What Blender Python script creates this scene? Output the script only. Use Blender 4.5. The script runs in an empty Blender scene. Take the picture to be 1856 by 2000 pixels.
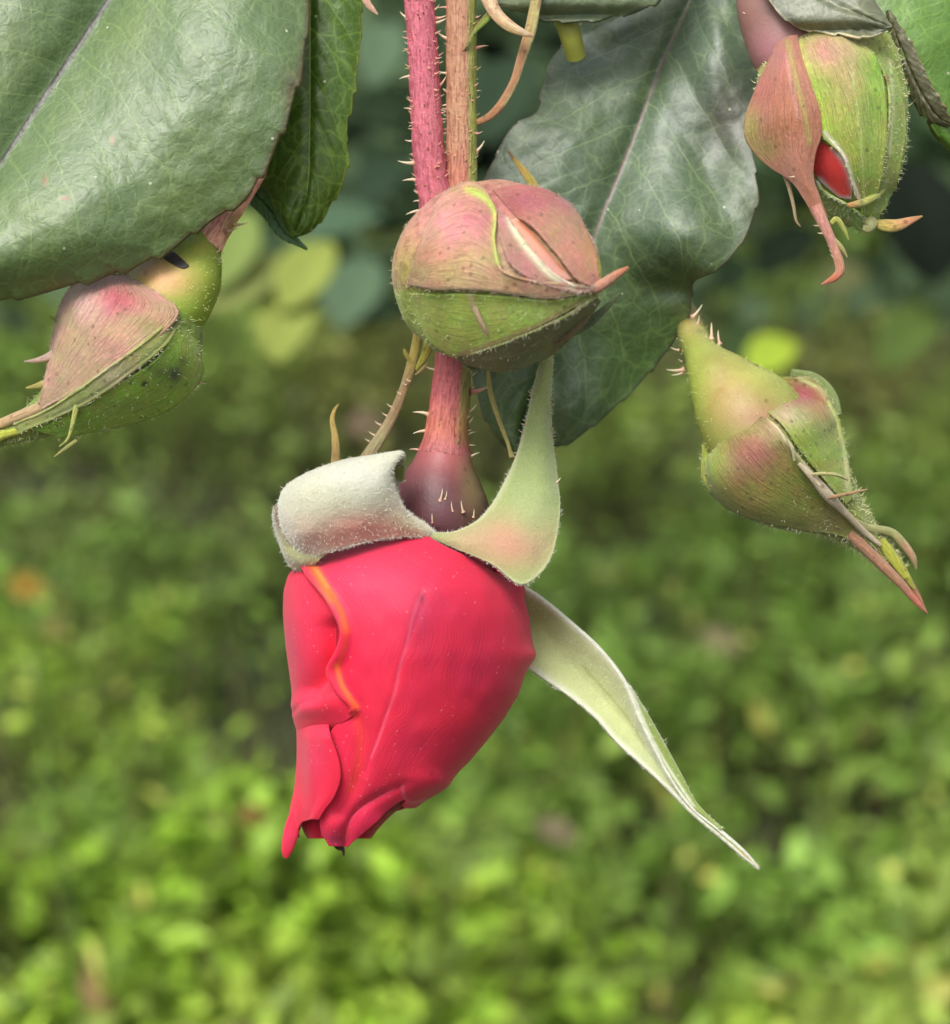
import bpy, math, random
import numpy as np
from mathutils import Vector, Matrix
from mathutils.bvhtree import BVHTree

random.seed(7)
rng = np.random.default_rng(11)
SC = bpy.context.scene
COL = SC.collection

# ------------------------------------------------------------------ camera, sky, sun, exposure
S = 0.00005            # metres per picture unit on the focal plane (the plant is life size)
D0 = 0.22              # lens to the rose
PITCH = math.radians(18)
CAM = np.array([0.0, 0.0, 0.55])
FWD = np.array([0.0, math.cos(PITCH), -math.sin(PITCH)])
UP = np.array([0.0, math.sin(PITCH), math.cos(PITCH)])
RIGHT = np.array([1.0, 0.0, 0.0])

cd = bpy.data.cameras.new('camera')
cam = bpy.data.objects.new('camera', cd)
COL.objects.link(cam)
cam.location = CAM
cam.rotation_euler = (math.pi / 2 - PITCH, 0, 0)
cd.sensor_fit = 'HORIZONTAL'
cd.sensor_width = 36
cd.lens = 36 * D0 / (1856 * S)
cd.clip_start = 0.01
cd.clip_end = 200
cd.dof.use_dof = True
cd.dof.focus_distance = D0 - 110 * S
cd.dof.aperture_fstop = cd.lens / 3.1
SC.camera = cam

SUN_EL, SUN_AZ = math.radians(58), math.radians(-150)     # azimuth from +Y, clockwise
w = bpy.data.worlds.new('World')
SC.world = w
w.use_nodes = True
nt = w.node_tree
bg = nt.nodes['Background']
sky = nt.nodes.new('ShaderNodeTexSky')
sky.sky_type = 'NISHITA'
sky.sun_disc = False
sky.sun_elevation = SUN_EL
sky.sun_rotation = SUN_AZ
sky.dust_density = 5.0
sky.air_density = 1.0
sky.ozone_density = 0.6
hs = nt.nodes.new('ShaderNodeHueSaturation')
hs.inputs['Saturation'].default_value = 0.25            # thin white cloud over the whole sky
nt.links.new(sky.outputs[0], hs.inputs['Color'])
nt.links.new(hs.outputs[0], bg.inputs[0])
bg.inputs[1].default_value = 0.135
sl = bpy.data.lights.new('sun', 'SUN')
sun = bpy.data.objects.new('sun', sl)
COL.objects.link(sun)
sl.energy = 1.35
sl.angle = math.radians(24)
sl.color = (1.0, 0.96, 0.90)
sdir = Vector((math.sin(SUN_AZ) * math.cos(SUN_EL), math.cos(SUN_AZ) * math.cos(SUN_EL), math.sin(SUN_EL)))
sun.rotation_euler = sdir.to_track_quat('Z', 'Y').to_euler()
sun.location = (0, 0, 5)
SC.view_settings.view_transform = 'Standard'
SC.view_settings.look = 'None'
SC.view_settings.exposure = 0.78
SC.view_settings.gamma = 1.0
SC.view_settings.use_curve_mapping = False
SC.render.engine = 'CYCLES'
SC.cycles.use_denoising = True
SC.cycles.max_bounces = 8
SC.cycles.transparent_max_bounces = 8

# ------------------------------------------------------------------ small maths
def W(P):
    """plant space (x right, y down, d away, all in 0.05 mm) -> metres in the world"""
    P = np.asarray(P, float).reshape(-1, 3)
    D = D0 + P[:, 2] * S
    k = D / D0 * S
    return CAM + D[:, None] * FWD + ((P[:, 0] - 928) * k)[:, None] * RIGHT + ((1000 - P[:, 1]) * k)[:, None] * UP

def C(r, g, b, k=0.85):
    v = np.array([r, g, b], float) / 255
    return np.where(v <= 0.04045, v / 12.92, ((v + 0.055) / 1.055) ** 2.4) * k

def cr(pts, n=None, t=None):
    """Catmull-Rom through pts, chord-length parameter, sampled at n even or at given t"""
    P = np.asarray(pts, float)
    seg = np.sqrt((np.diff(P[:, :2], axis=0) ** 2).sum(1)) + 1e-6
    T = np.concatenate([[0], np.cumsum(seg)])
    T /= T[-1]
    if t is None:
        t = np.linspace(0, 1, n)
    t = np.clip(np.asarray(t, float), 0, 1)
    m = np.empty_like(P)
    m[1:-1] = (P[2:] - P[:-2]) / (T[2:] - T[:-2])[:, None]
    m[0] = (P[1] - P[0]) / (T[1] - T[0])
    m[-1] = (P[-1] - P[-2]) / (T[-1] - T[-2])
    i = np.clip(np.searchsorted(T, t, 'right') - 1, 0, len(P) - 2)
    h = (T[i + 1] - T[i])
    s = (t - T[i]) / h
    h = h[:, None]; s = s[:, None]
    return ((2 * s**3 - 3 * s**2 + 1) * P[i] + (s**3 - 2 * s**2 + s) * h * m[i]
            + (-2 * s**3 + 3 * s**2) * P[i + 1] + (s**3 - s**2) * h * m[i + 1])

def sm(a, b, x):
    t = np.clip((np.asarray(x, float) - a) / (b - a), 0, 1)
    return t * t * (3 - 2 * t)

def vn(x, y, seed=0):
    """smooth 2-D value noise in 0..1"""
    g = np.random.default_rng(seed).random((64, 64))
    x = np.asarray(x, float); y = np.asarray(y, float)
    xi = np.floor(x).astype(int); yi = np.floor(y).astype(int)
    fx = x - xi; fy = y - yi
    fx = fx * fx * (3 - 2 * fx); fy = fy * fy * (3 - 2 * fy)
    a = g[xi % 64, yi % 64]; b = g[(xi + 1) % 64, yi % 64]
    c = g[xi % 64, (yi + 1) % 64]; d = g[(xi + 1) % 64, (yi + 1) % 64]
    return a * (1 - fx) * (1 - fy) + b * fx * (1 - fy) + c * (1 - fx) * fy + d * fx * fy

def dline(P, pts):
    """distance in the picture plane from points to a polyline, and the share of the way along it"""
    P = np.asarray(P)[..., :2]
    L = cr([(p[0], p[1]) for p in pts], 40)
    best = np.full(P.shape[:-1], 1e9); at = np.zeros(P.shape[:-1])
    for i in range(39):
        a = L[i]; ab = L[i + 1] - a
        t = np.clip(((P - a) @ ab) / (ab @ ab + 1e-9), 0, 1)
        q = P - a - t[..., None] * ab
        dd = np.sqrt((q ** 2).sum(-1))
        k = dd < best
        best = np.where(k, dd, best); at = np.where(k, (i + t) / 39, at)
    return best, at

def paint(V, base, blobs=(), lines=()):
    """surface colours, own tones and some painted shade: a base, soft patches (x, y, radius, colour, strength), coloured lines (points, width, colour, strength)"""
    V = np.asarray(V)
    c = np.broadcast_to(np.asarray(base, float), V.shape[:-1] + (3,)).copy()
    for b in blobs:
        x, y, r, cc = b[:4]; st = b[4] if len(b) > 4 else 1.0
        rx, ry = r if isinstance(r, tuple) else (r, r)
        wv = st * np.exp(-(((V[..., 0] - x) / rx) ** 2 + ((V[..., 1] - y) / ry) ** 2))
        c += wv[..., None] * (np.asarray(cc) - c)
    for l in lines:
        pts, wd, cc = l[:3]; st = l[3] if len(l) > 3 else 1.0
        dd, _ = dline(V, pts)
        wv = st * np.exp(-(dd / wd) ** 2)
        c += wv[..., None] * (np.asarray(cc) - c)
    return c

# ------------------------------------------------------------------ materials
def mat(name, rough=0.5, spec=0.5, sss=0.0, sheen=0.0, kind='skin', bump=0.3, coat=0.0, trans=0.0, vein_k=0.75, lump=1.0, sides=13.0):
    m = bpy.data.materials.new(name)
    m.use_nodes = True
    n = m.node_tree.nodes; L = m.node_tree.links
    b = n['Principled BSDF']
    out = n['Material Output']
    def N(t, **k):
        x = n.new(t)
        for a, v in k.items(): setattr(x, a, v)
        return x
    def math_(op, a, bb=None, clamp=False):
        x = N('ShaderNodeMath', operation=op); x.use_clamp = clamp
        for i, v in enumerate((a, bb)):
            if v is None: continue
            if isinstance(v, (int, float)): x.inputs[i].default_value = v
            else: L.new(v, x.inputs[i])
        return x.outputs[0]
    def mix(f, a, bb, mode='MIX'):
        x = N('ShaderNodeMix', data_type='RGBA', blend_type=mode)
        for i, v in ((0, f), (6, a), (7, bb)):
            if isinstance(v, (int, float)): x.inputs[i].default_value = v
            elif isinstance(v, tuple): x.inputs[i].default_value = v
            else: L.new(v, x.inputs[i])
        return x.outputs[2]
    def noise(vec, scale, detail=2, rough_=0.5):
        x = N('ShaderNodeTexNoise'); x.inputs['Scale'].default_value = scale
        x.inputs['Detail'].default_value = detail; x.inputs['Roughness'].default_value = rough_
        L.new(vec, x.inputs['Vector']); return x.outputs['Fac']
    def ramp(v, a, bb):
        x = N('ShaderNodeMapRange'); x.interpolation_type = 'SMOOTHSTEP'
        x.inputs['From Min'].default_value = a; x.inputs['From Max'].default_value = bb
        L.new(v, x.inputs['Value']); return x.outputs[0]
    col = N('ShaderNodeAttribute', attribute_name='Col').outputs['Color']
    st = N('ShaderNodeAttribute', attribute_name='st').outputs['Vector']
    obj = N('ShaderNodeTexCoord').outputs['Object']
    b.inputs['Roughness'].default_value = rough
    b.inputs['Specular IOR Level'].default_value = spec
    b.inputs['Sheen Weight'].default_value = sheen
    b.inputs['Sheen Roughness'].default_value = 0.45
    b.inputs['Coat Weight'].default_value = coat
    b.inputs['Coat Roughness'].default_value = 0.32
    height = None
    if kind in ('skin', 'stem'):
        mp = N('ShaderNodeMapping'); L.new(st, mp.inputs['Vector'])
        mp.inputs['Scale'].default_value = (9, 46, 46) if kind == 'skin' else (9, 44, 44)
        streak = noise(mp.outputs[0], 1.0, 5, 0.7)
        fine = noise(obj, 2600, 3, 0.6)
        vor = N('ShaderNodeTexVoronoi'); vor.inputs['Scale'].default_value = 900
        vor.inputs['Randomness'].default_value = 1
        L.new(obj, vor.inputs['Vector'])
        pick = noise(obj, 450, 1)
        dots = math_('MULTIPLY', math_('LESS_THAN', vor.outputs['Distance'], 0.2), math_('GREATER_THAN', pick, 0.52))
        c0 = mix(math_('MULTIPLY', ramp(noise(obj, 330, 4, 0.7), 0.42, 0.68), 0.42), col, mix(1.0, col, (1.18, 1.12, 0.9, 1) if kind == 'skin' else (1.2, 1.3, 1.1, 1), 'MULTIPLY'))
        c1 = mix(math_('MULTIPLY', ramp(streak, 0.44, 0.66), 0.72 if kind == 'skin' else 0.8), c0,
                 mix(1.0, c0, (0.52, 0.42, 0.38, 1) if kind == 'skin' else (0.5, 0.26, 0.3, 1), 'MULTIPLY'))
        c2 = mix(math_('MULTIPLY', ramp(fine, 0.48, 0.7), 0.45), c1, mix(1.0, c1, (1.5, 1.5, 1.45, 1), 'MULTIPLY'))
        c3 = mix(math_('MULTIPLY', dots, 0.55), c2, mix(1.0, c2, (0.35, 0.25, 0.22, 1), 'MULTIPLY'))
        final = c3
        height = math_('ADD', math_('MULTIPLY', streak, 0.8), math_('MULTIPLY', fine, 0.4))
        dist = 0.00025
    elif kind == 'smooth':
        fine = noise(obj, 1500, 3, 0.6); big = noise(obj, 260, 3, .6); f3 = noise(obj, 4200, 2, .6)
        c1 = mix(math_('MULTIPLY', ramp(big, 0.4, 0.65), 0.45), col, mix(1.0, col, (0.74, 0.66, 0.6, 1), 'MULTIPLY'))
        c2 = mix(math_('MULTIPLY', ramp(f3, 0.5, 0.7), 0.3), c1, mix(1.0, c1, (1.35, 1.3, 1.25, 1), 'MULTIPLY'))
        vor = N('ShaderNodeTexVoronoi'); vor.inputs['Scale'].default_value = 700; L.new(obj, vor.inputs['Vector'])
        dots = math_('MULTIPLY', math_('LESS_THAN', vor.outputs['Distance'], 0.17), math_('GREATER_THAN', noise(obj, 380, 1), 0.55))
        final = mix(math_('MULTIPLY', dots, 0.4), c2, mix(1.0, c2, (0.35, 0.3, 0.2, 1), 'MULTIPLY'))
        height = math_('ADD', fine, math_('MULTIPLY', f3, .5)); dist = 0.00016
    elif kind == 'felt':
        f1 = noise(obj, 3800, 4, 0.75); f2 = noise(obj, 1300, 3, 0.6)
        final = mix(math_('MULTIPLY', ramp(f1, 0.45, 0.7), 0.35), col, mix(1.0, col, (0.68, 0.68, 0.6, 1), 'MULTIPLY'))
        height = math_('ADD', f1, f2); dist = 0.00022
    elif kind == 'petal':
        mp = N('ShaderNodeMapping'); L.new(st, mp.inputs['Vector'])
        mp.inputs['Scale'].default_value = (3.5, 120, 120)
        streak = noise(mp.outputs[0], 1.0, 3, 0.6)
        fine = noise(obj, 5200, 2, 0.6); big = noise(obj, 190, 3, 0.6)
        c1 = mix(math_('MULTIPLY', ramp(big, 0.42, 0.7), 0.28), col, mix(1.0, col, (0.72, 0.75, 1.1, 1), 'MULTIPLY'))
        c2 = mix(math_('MULTIPLY', ramp(streak, 0.48, 0.68), 0.3), c1, mix(1.0, c1, (0.86, 1.6, 1.6, 1), 'MULTIPLY'))
        vor = N('ShaderNodeTexVoronoi'); vor.inputs['Scale'].default_value = 1500
        L.new(obj, vor.inputs['Vector'])
        pick = noise(obj, 300, 2)
        dots = math_('MULTIPLY', math_('LESS_THAN', vor.outputs['Distance'], 0.16), math_('GREATER_THAN', pick, 0.55))
        final = mix(math_('MULTIPLY', dots, 0.22), c2, (0.8, 0.35, 0.38, 1))
        height = math_('ADD', math_('MULTIPLY', fine, 0.35), math_('MULTIPLY', streak, 0.6)); dist = 0.00012
    elif kind == 'leaf':
        sep = N('ShaderNodeSeparateXYZ'); L.new(st, sep.inputs[0])
        u, v = sep.outputs[0], sep.outputs[1]
        warp = math_('MULTIPLY', math_('SUBTRACT', noise(obj, 160, 3, 0.6), 0.5), 0.05)
        av = math_('ABSOLUTE', v)
        ph = math_('MULTIPLY', math_('SUBTRACT', math_('ADD', u, warp), math_('MULTIPLY', math_('POWER', av, 1.25), 0.17)), sides)
        ph = math_('ADD', ph, math_('MULTIPLY', math_('SIGN', v), 0.22))
        fr = math_('ABSOLUTE', math_('SUBTRACT', math_('FRACT', ph), 0.5))
        fade = math_('SUBTRACT', 1.0, math_('MULTIPLY', ramp(av, 0.55, 0.95), 0.8))
        sec = math_('MULTIPLY', math_('SUBTRACT', 1.0, ramp(fr, 0.0, 0.035)), fade)
        pil = ramp(fr, 0.0, 0.5)
        # net of small veins: two voronoi cell borders on warped coordinates
        wv = N('ShaderNodeTexNoise'); wv.inputs['Scale'].default_value = 900; wv.inputs['Detail'].default_value = 1
        L.new(obj, wv.inputs['Vector'])
        vs = N('ShaderNodeVectorMath', operation='SCALE'); L.new(wv.outputs['Color'], vs.inputs[0]); vs.inputs['Scale'].default_value = 0.00075
        va = N('ShaderNodeVectorMath', operation='ADD'); L.new(obj, va.inputs[0]); L.new(vs.outputs[0], va.inputs[1])
        def net(scale, wd):
            x = N('ShaderNodeTexVoronoi', feature='DISTANCE_TO_EDGE'); x.inputs['Scale'].default_value = scale
            L.new(va.outputs[0], x.inputs['Vector'])
            return math_('SUBTRACT', 1.0, ramp(x.outputs['Distance'], 0.0, wd)), x.outputs['Distance']
        n1, d1 = net(340, 0.06)
        n2, d2 = net(1150, 0.10)
        mid = math_('SUBTRACT', 1.0, ramp(av, 0.008, 0.022))
        vein = math_('MAXIMUM', math_('MULTIPLY', sec, 0.9), math_('MAXIMUM', math_('MULTIPLY', n1, 0.55), math_('MULTIPLY', n2, 0.28)), True)
        big = noise(obj, 110, 3, 0.6); fine = noise(obj, 2500, 2)
        c1 = mix(math_('MULTIPLY', ramp(big, 0.35, 0.7), 0.6), col, mix(1.0, col, (1.35, 1.2, 0.75, 1), 'MULTIPLY'))
        vc = mix(1.0, mix(1.0, c1, (2.1, 2.0, 1.9, 1), 'MULTIPLY'), (0.035, 0.04, 0.012, 1), 'ADD')
        c2 = mix(math_('MULTIPLY', vein, vein_k), c1, vc)
        midc = N('ShaderNodeAttribute', attribute_name='rib').outputs['Color']
        c3 = mix(mid, c2, midc)
        vor = N('ShaderNodeTexVoronoi'); vor.inputs['Scale'].default_value = 330
        L.new(obj, vor.inputs['Vector'])
        dots = math_('LESS_THAN', vor.outputs['Distance'], 0.05)
        final = mix(math_('MULTIPLY', dots, 0.8), c3, (0.42, 0.45, 0.3, 1))
        wr = noise(va.outputs[0], 1500, 3, 0.6)
        height = math_('ADD', math_('ADD', math_('MULTIPLY', pil, 1.1), math_('MULTIPLY', math_('MINIMUM', d2, 0.3), 1.0 * lump)),
                       math_('ADD', math_('MULTIPLY', math_('MINIMUM', d1, 0.3), 0.9 * lump), math_('MULTIPLY', wr, 0.9 * lump)))
        rr = math_('ADD', rough - 0.06, math_('MULTIPLY', noise(obj, 420, 3, 0.7), 0.16))
        L.new(rr, b.inputs['Roughness'])
        dist = 0.00016
    elif kind == 'plain':
        final = col
    L.new(final, b.inputs['Base Color'])
    if height is not None:
        bp = N('ShaderNodeBump'); bp.inputs['Strength'].default_value = bump
        bp.inputs['Distance'].default_value = dist
        L.new(height, bp.inputs['Height']); L.new(bp.outputs[0], b.inputs['Normal'])
    if sss > 0:
        b.inputs['Subsurface Weight'].default_value = sss
        b.inputs['Subsurface Radius'].default_value = (1.0, 0.45, 0.35)
        b.inputs['Subsurface Scale'].default_value = 0.0008
    if trans > 0:
        tl = N('ShaderNodeBsdfTranslucent'); L.new(final, tl.inputs['Color'])
        ms = N('ShaderNodeMixShader'); ms.inputs[0].default_value = trans
        L.new(b.outputs[0], ms.inputs[1]); L.new(tl.outputs[0], ms.inputs[2])
        L.new(ms.outputs[0], out.inputs['Surface'])
    return m

M = {
    'skin': mat('bud_skin', 0.52, 0.45, sss=0.12, sheen=0.15, bump=0.9),
    'stem': mat('stem_skin', 0.42, 0.5, sss=0.15, kind='stem', bump=1.0),
    'smooth': mat('hip_skin', 0.5, 0.4, sss=0.2, kind='smooth', bump=0.3),
    'felt': mat('felted_sepal', 0.85, 0.2, sss=0.1, sheen=0.6, kind='felt', bump=0.6, trans=0.06),
    'petal': mat('red_petal', 0.55, 0.22, sss=0.15, sheen=0.12, kind='petal', bump=0.9, trans=0.1),
    'leaf': mat('glossy_leaf', 0.49, 0.95, kind='leaf', bump=0.5, coat=0.0, trans=0.06, lump=0.85, vein_k=0.45),
    'leaf2': mat('wavy_leaf', 0.5, 1.0, kind='leaf', bump=0.45, trans=0.08, lump=0.6, vein_k=0.8, sides=11.0),
    'veined': mat('veined_leaf', 0.42, 0.45, kind='leaf', bump=0.35, trans=0.15, vein_k=1.0, lump=0.8, sides=9.0),
    'thorn': mat('prickle_skin', 0.4, 0.5, sss=0.1, kind='plain'),
    'fuzz': mat('white_hairs', 0.7, 0.3, kind='plain'),
    'far': mat('far_leaf', 0.5, 0.4, kind='plain', trans=0.35),
    'fargloss': mat('far_rose_leaf', 0.75, 0.12, kind='plain', trans=0.12),
}

# ------------------------------------------------------------------ scene graph helpers
def thing(name, label, cat, at, group=None):
    o = bpy.data.objects.new(name, None)
    COL.objects.link(o)
    o.empty_display_size = 0.005
    o.location = W([at])[0]
    o['label'] = label; o['category'] = cat
    if group: o['group'] = group
    return o

def origin(parent):
    v = Vector((0, 0, 0))
    while parent is not None:
        v += parent.location; parent = parent.parent
    return np.array(v)

def build(name, V, F, m, parent=None, col=None, st=None, rib=None, thick=0, world=False, smooth=True, loc=None, label=None):
    """V in plant space (or metres), F an int array of quads / triangles"""
    V = np.asarray(V, float).reshape(-1, 3)
    Q = V if world else W(V)
    if parent is not None:
        loc = np.zeros(3); base = origin(parent)
    else:
        base = np.asarray(loc if loc is not None else Q.mean(0)); loc = base
    me = bpy.data.meshes.new(name)
    Q = Q - base
    F = np.asarray(F)
    nf, k = F.shape
    me.vertices.add(len(Q)); me.vertices.foreach_set('co', Q.astype(np.float32).ravel())
    me.loops.add(nf * k); me.loops.foreach_set('vertex_index', F.astype(np.int32).ravel())
    me.polygons.add(nf)
    me.polygons.foreach_set('loop_start', (np.arange(nf) * k).astype(np.int32))
    me.update(calc_edges=True)
    me.validate()
    if smooth:
        me.polygons.foreach_set('use_smooth', np.ones(len(me.polygons), bool))
    n = len(me.vertices)
    if col is not None:
        c = np.ones((n, 4), np.float32)
        c[:, :3] = np.clip(np.broadcast_to(np.asarray(col, float).reshape(-1, 3), (n, 3)), 0, 1)
        a = me.color_attributes.new('Col', 'FLOAT_COLOR', 'POINT'); a.data.foreach_set('color', c.ravel())
    if st is not None:
        a = me.attributes.new('st', 'FLOAT_VECTOR', 'POINT'); a.data.foreach_set('vector', np.asarray(st, np.float32).ravel())
    if rib is not None:
        c = np.ones((n, 4), np.float32); c[:, :3] = np.asarray(rib, float).reshape(-1, 3)
        a = me.color_attributes.new('rib', 'FLOAT_COLOR', 'POINT'); a.data.foreach_set('color', c.ravel())
    me.materials.append(m)
    o = bpy.data.objects.new(name, me)
    COL.objects.link(o)
    o.location = loc
    if parent is not None: o.parent = parent
    if label: o['label'] = label
    if thick:
        md = o.modifiers.new('thickness', 'SOLIDIFY'); md.thickness = abs(thick) * S; md.offset = 0
    return o

def gf(nu, nv, wrap=False):
    i, j = np.meshgrid(np.arange(nu - 1), np.arange(nv if wrap else nv - 1), indexing='ij')
    j2 = (j + 1) % nv
    return np.stack([i * nv + j, i * nv + j2, (i + 1) * nv + j2, (i + 1) * nv + j], -1).reshape(-1, 4)

def loft(ctrl, nt_=60, nth=32, flat=1.0, rfn=None, swell=None):
    """tube through (x, y, d, r) controls; angle 0 faces the lens. Returns grid, st"""
    A = cr(ctrl, nt_)
    P = A[:, :3]; R = np.maximum(A[:, 3], 0.3)
    T = np.gradient(P, axis=0); T /= np.linalg.norm(T, axis=1)[:, None] + 1e-9
    ref = np.array([0, 0, -1.0])
    e1 = ref - (T @ ref)[:, None] * T
    e1 /= np.linalg.norm(e1, axis=1)[:, None] + 1e-9
    e2 = np.cross(T, e1)
    th = np.linspace(0, 2 * math.pi, nth, endpoint=False)
    t = np.linspace(0, 1, nt_)
    tt, aa = np.meshgrid(t, th, indexing='ij')
    rr = R[:, None] * np.ones_like(aa)
    if rfn is not None: rr = rr * rfn(tt, aa)
    G = P[:, None, :] + rr[..., None] * (flat * np.cos(aa)[..., None] * e1[:, None, :] + np.sin(aa)[..., None] * e2[:, None, :])
    stt = np.stack([tt, np.sin(aa) / (2 * math.pi), np.cos(aa) / (2 * math.pi)], -1)
    stt[..., 0] *= len(t) / 60
    return G, stt

def tube(name, ctrl, m, parent, col, nt_=40, nth=14, flat=1.0, rfn=None, label=None):
    G, s_ = loft(ctrl, nt_, nth, flat, rfn)
    c = col(G) if callable(col) else col
    return build(name, G, gf(nt_, nth, True), m, parent, c if callable(col) else col, s_.reshape(-1, 3), label=label)

def bvh(G, nt_, nth):
    F = gf(nt_, nth, True)
    return BVHTree.FromPolygons([tuple(p) for p in G.reshape(-1, 3)], [tuple(int(q) for q in f) for f in F])

def onto(tree, X, Y, dmid=0.0):
    """drop points of the picture plane on a body along the depth axis: positions and outward normals"""
    P = np.empty(X.shape + (3,)); Nn = np.empty_like(P)
    for idx in np.ndindex(X.shape):
        hit = tree.ray_cast(Vector((X[idx], Y[idx], -3000)), Vector((0, 0, 1)))
        if hit[0] is None:
            hit = tree.find_nearest(Vector((X[idx], Y[idx], dmid)))
            p = Vector((X[idx], Y[idx], hit[0].z)); n = hit[1]
        else:
            p, n = hit[0], hit[1]
        if n.z > 0.15: n = -n
        P[idx] = p; Nn[idx] = n
    return P, Nn

def smooth_grid(A, k=2):
    for _ in range(k):
        B = A.copy()
        B[1:-1, 1:-1] = 0.5 * A[1:-1, 1:-1] + 0.125 * (A[:-2, 1:-1] + A[2:, 1:-1] + A[1:-1, :-2] + A[1:-1, 2:])
        A = B
    return A

def shell(name, tree, A, B, m, parent, col, nu=60, nv=24, lift=6, edge=5, thick=5, dmid=0, lfn=None, label=None, fuzz=None):
    """a sepal or petal lying on a body between two edge lines A and B"""
    a = cr(A, nu); b = cr(B, nu)
    v = np.linspace(0, 1, nv); u = np.linspace(0, 1, nu)
    uu, vv = np.meshgrid(u, v, indexing='ij')
    XY = a[:, None, :2] * (1 - vv)[..., None] + b[:, None, :2] * vv[..., None]
    P, Nn = onto(tree, XY[..., 0], XY[..., 1], dmid)
    Nn = smooth_grid(Nn, 3); Nn /= np.linalg.norm(Nn, axis=-1)[..., None]
    h = lift + edge * (np.abs(2 * vv - 1) ** 6)
    if lfn is not None: h = h + lfn(uu, vv, P)
    if m is M['skin']: h = h * (0.12 + 0.88 * sm(0, .16, uu))
    P = P + Nn * h[..., None]
    P[..., 2] = smooth_grid(P[..., 2:3], 3)[..., 0]
    c = col(P) if callable(col) else col
    if m is M['skin']:
        mo = (vn(P[..., 0] / 24 + 3, P[..., 1] / 24 + 7, 55) - .5) + .7 * (vn(P[..., 0] / 8 + 3, P[..., 1] / 8 + 1, 56) - .5)
        c = c * (1 + mo[..., None] * np.array([-.18, .12, -.22]))
    o = build(name, P, gf(nu, nv), m, parent, c, np.stack([uu, vv, 0 * uu], -1), thick=thick, label=label)
    if fuzz is None: fuzz = 420 if m is M['skin'] else 0
    if fuzz: hairs(P, Nn, fuzz, o, (4, 10), .5, c.reshape(-1, 3).mean(0) * .5 + HAIRC * .5, .4, 'glandular_hairs')
    return o, P, Nn

HAIRC = C(225, 222, 205)
def hairs(P, Nn, n, parent, ln=(5, 12), wd=0.5, col=HAIRC, border=0.3, name='hairs', kind='stuff', lay=0.7, avoid=None):
    """short fine hairs standing on a grid of points"""
    nu, nv = P.shape[:2]
    i = rng.integers(0, nu, n); j = rng.integers(0, nv, n)
    nb = int(n * border)
    j[:nb] = rng.choice([0, nv - 1], nb)
    if avoid:
        k0 = np.hypot(P[i, j][:, 0] - avoid[0], P[i, j][:, 1] - avoid[1]) > avoid[2]
        i, j = i[k0], j[k0]; n = len(i)
    base = P[i, j] + rng.normal(0, 1.2, (n, 3))
    nr = Nn[i, j] + rng.normal(0, lay, (n, 3))
    nr /= np.linalg.norm(nr, axis=1)[:, None]
    l = rng.uniform(ln[0], ln[1], n)[:, None]
    side = np.cross(nr, [0, 0, 1.0]); side /= np.linalg.norm(side, axis=1)[:, None] + 1e-6
    bend = rng.normal(0, 0.3, (n, 3))
    b0 = base - side * wd; b1 = base + side * wd
    m0 = base + nr * l * 0.5 - side * wd * 0.7; m1 = base + nr * l * 0.5 + side * wd * 0.7
    tip = base + (nr + bend) * l
    V = np.stack([b0, b1, m1, m0, tip], 1).reshape(-1, 3)
    k = np.arange(n)[:, None] * 5
    F = np.concatenate([k + [0, 1, 2], k + [0, 2, 3], k + [3, 2, 4]])
    o = build(name, V, F, M['fuzz'], parent, np.broadcast_to(col, (len(V), 3)))
    if kind: o['kind'] = kind
    return o

# one prickle mesh, shared: a hooked cone along +Z bending to +X
def prickle_mesh(c0, c1, name='prickle'):
    R, K = 9, 8
    V = []; cc = []
    for i in range(R):
        t = i / (R - 1)
        r = 0.13 * (1 - t) ** 0.9 + 0.10 * max(0, 1 - t * 5) ** 2 + 0.012
        for k in range(K):
            a = 2 * math.pi * k / K
            V.append((r * math.cos(a) + 0.28 * t * t, r * math.sin(a), t)); cc.append(np.array(c0) * (1 - t ** .7) + np.array(c1) * t ** .7)
    me = bpy.data.meshes.new(name)
    me.from_pydata(V, [], [tuple(int(q) for q in f) for f in gf(R, K, True)])
    me.polygons.foreach_set('use_smooth', np.ones(len(me.polygons), bool))
    a = me.color_attributes.new('Col', 'FLOAT_COLOR', 'POINT')
    a.data.foreach_set('color', np.c_[np.array(cc), np.ones(len(cc))].astype(np.float32).ravel())
    me.materials.append(M['thorn'])
    return me
PINKP = prickle_mesh(C(196, 96, 100), C(226, 190, 160))
PALEP = prickle_mesh(C(200, 150, 120), C(232, 224, 190))
GREENP = prickle_mesh(C(130, 140, 70), C(200, 170, 120))

def prickle(parent, x, y, d, dx, dy, dd, ln, me, w_=1.0, bend=1):
    """prickle from (x, y, d) along (dx, dy, dd), ln in plant units"""
    p0, p1 = W([(x, y, d), (x + dx, y + dy, d + dd)])
    z = Vector(p1 - p0).normalized()
    ref = Vector(UP if bend > 0 else -UP)
    xx = (ref - ref.dot(z) * z).normalized(); yy = z.cross(xx)
    o = bpy.data.objects.new('prickle', me)
    COL.objects.link(o); o.parent = parent
    L_ = ln * S
    R3 = Matrix((xx, yy, z)).transposed().to_4x4()
    o.matrix_basis = Matrix.Translation(Vector(p0 - origin(parent))) @ R3 @ Matrix.Diagonal((L_ * w_, L_ * w_, L_, 1))
    return o

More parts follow.
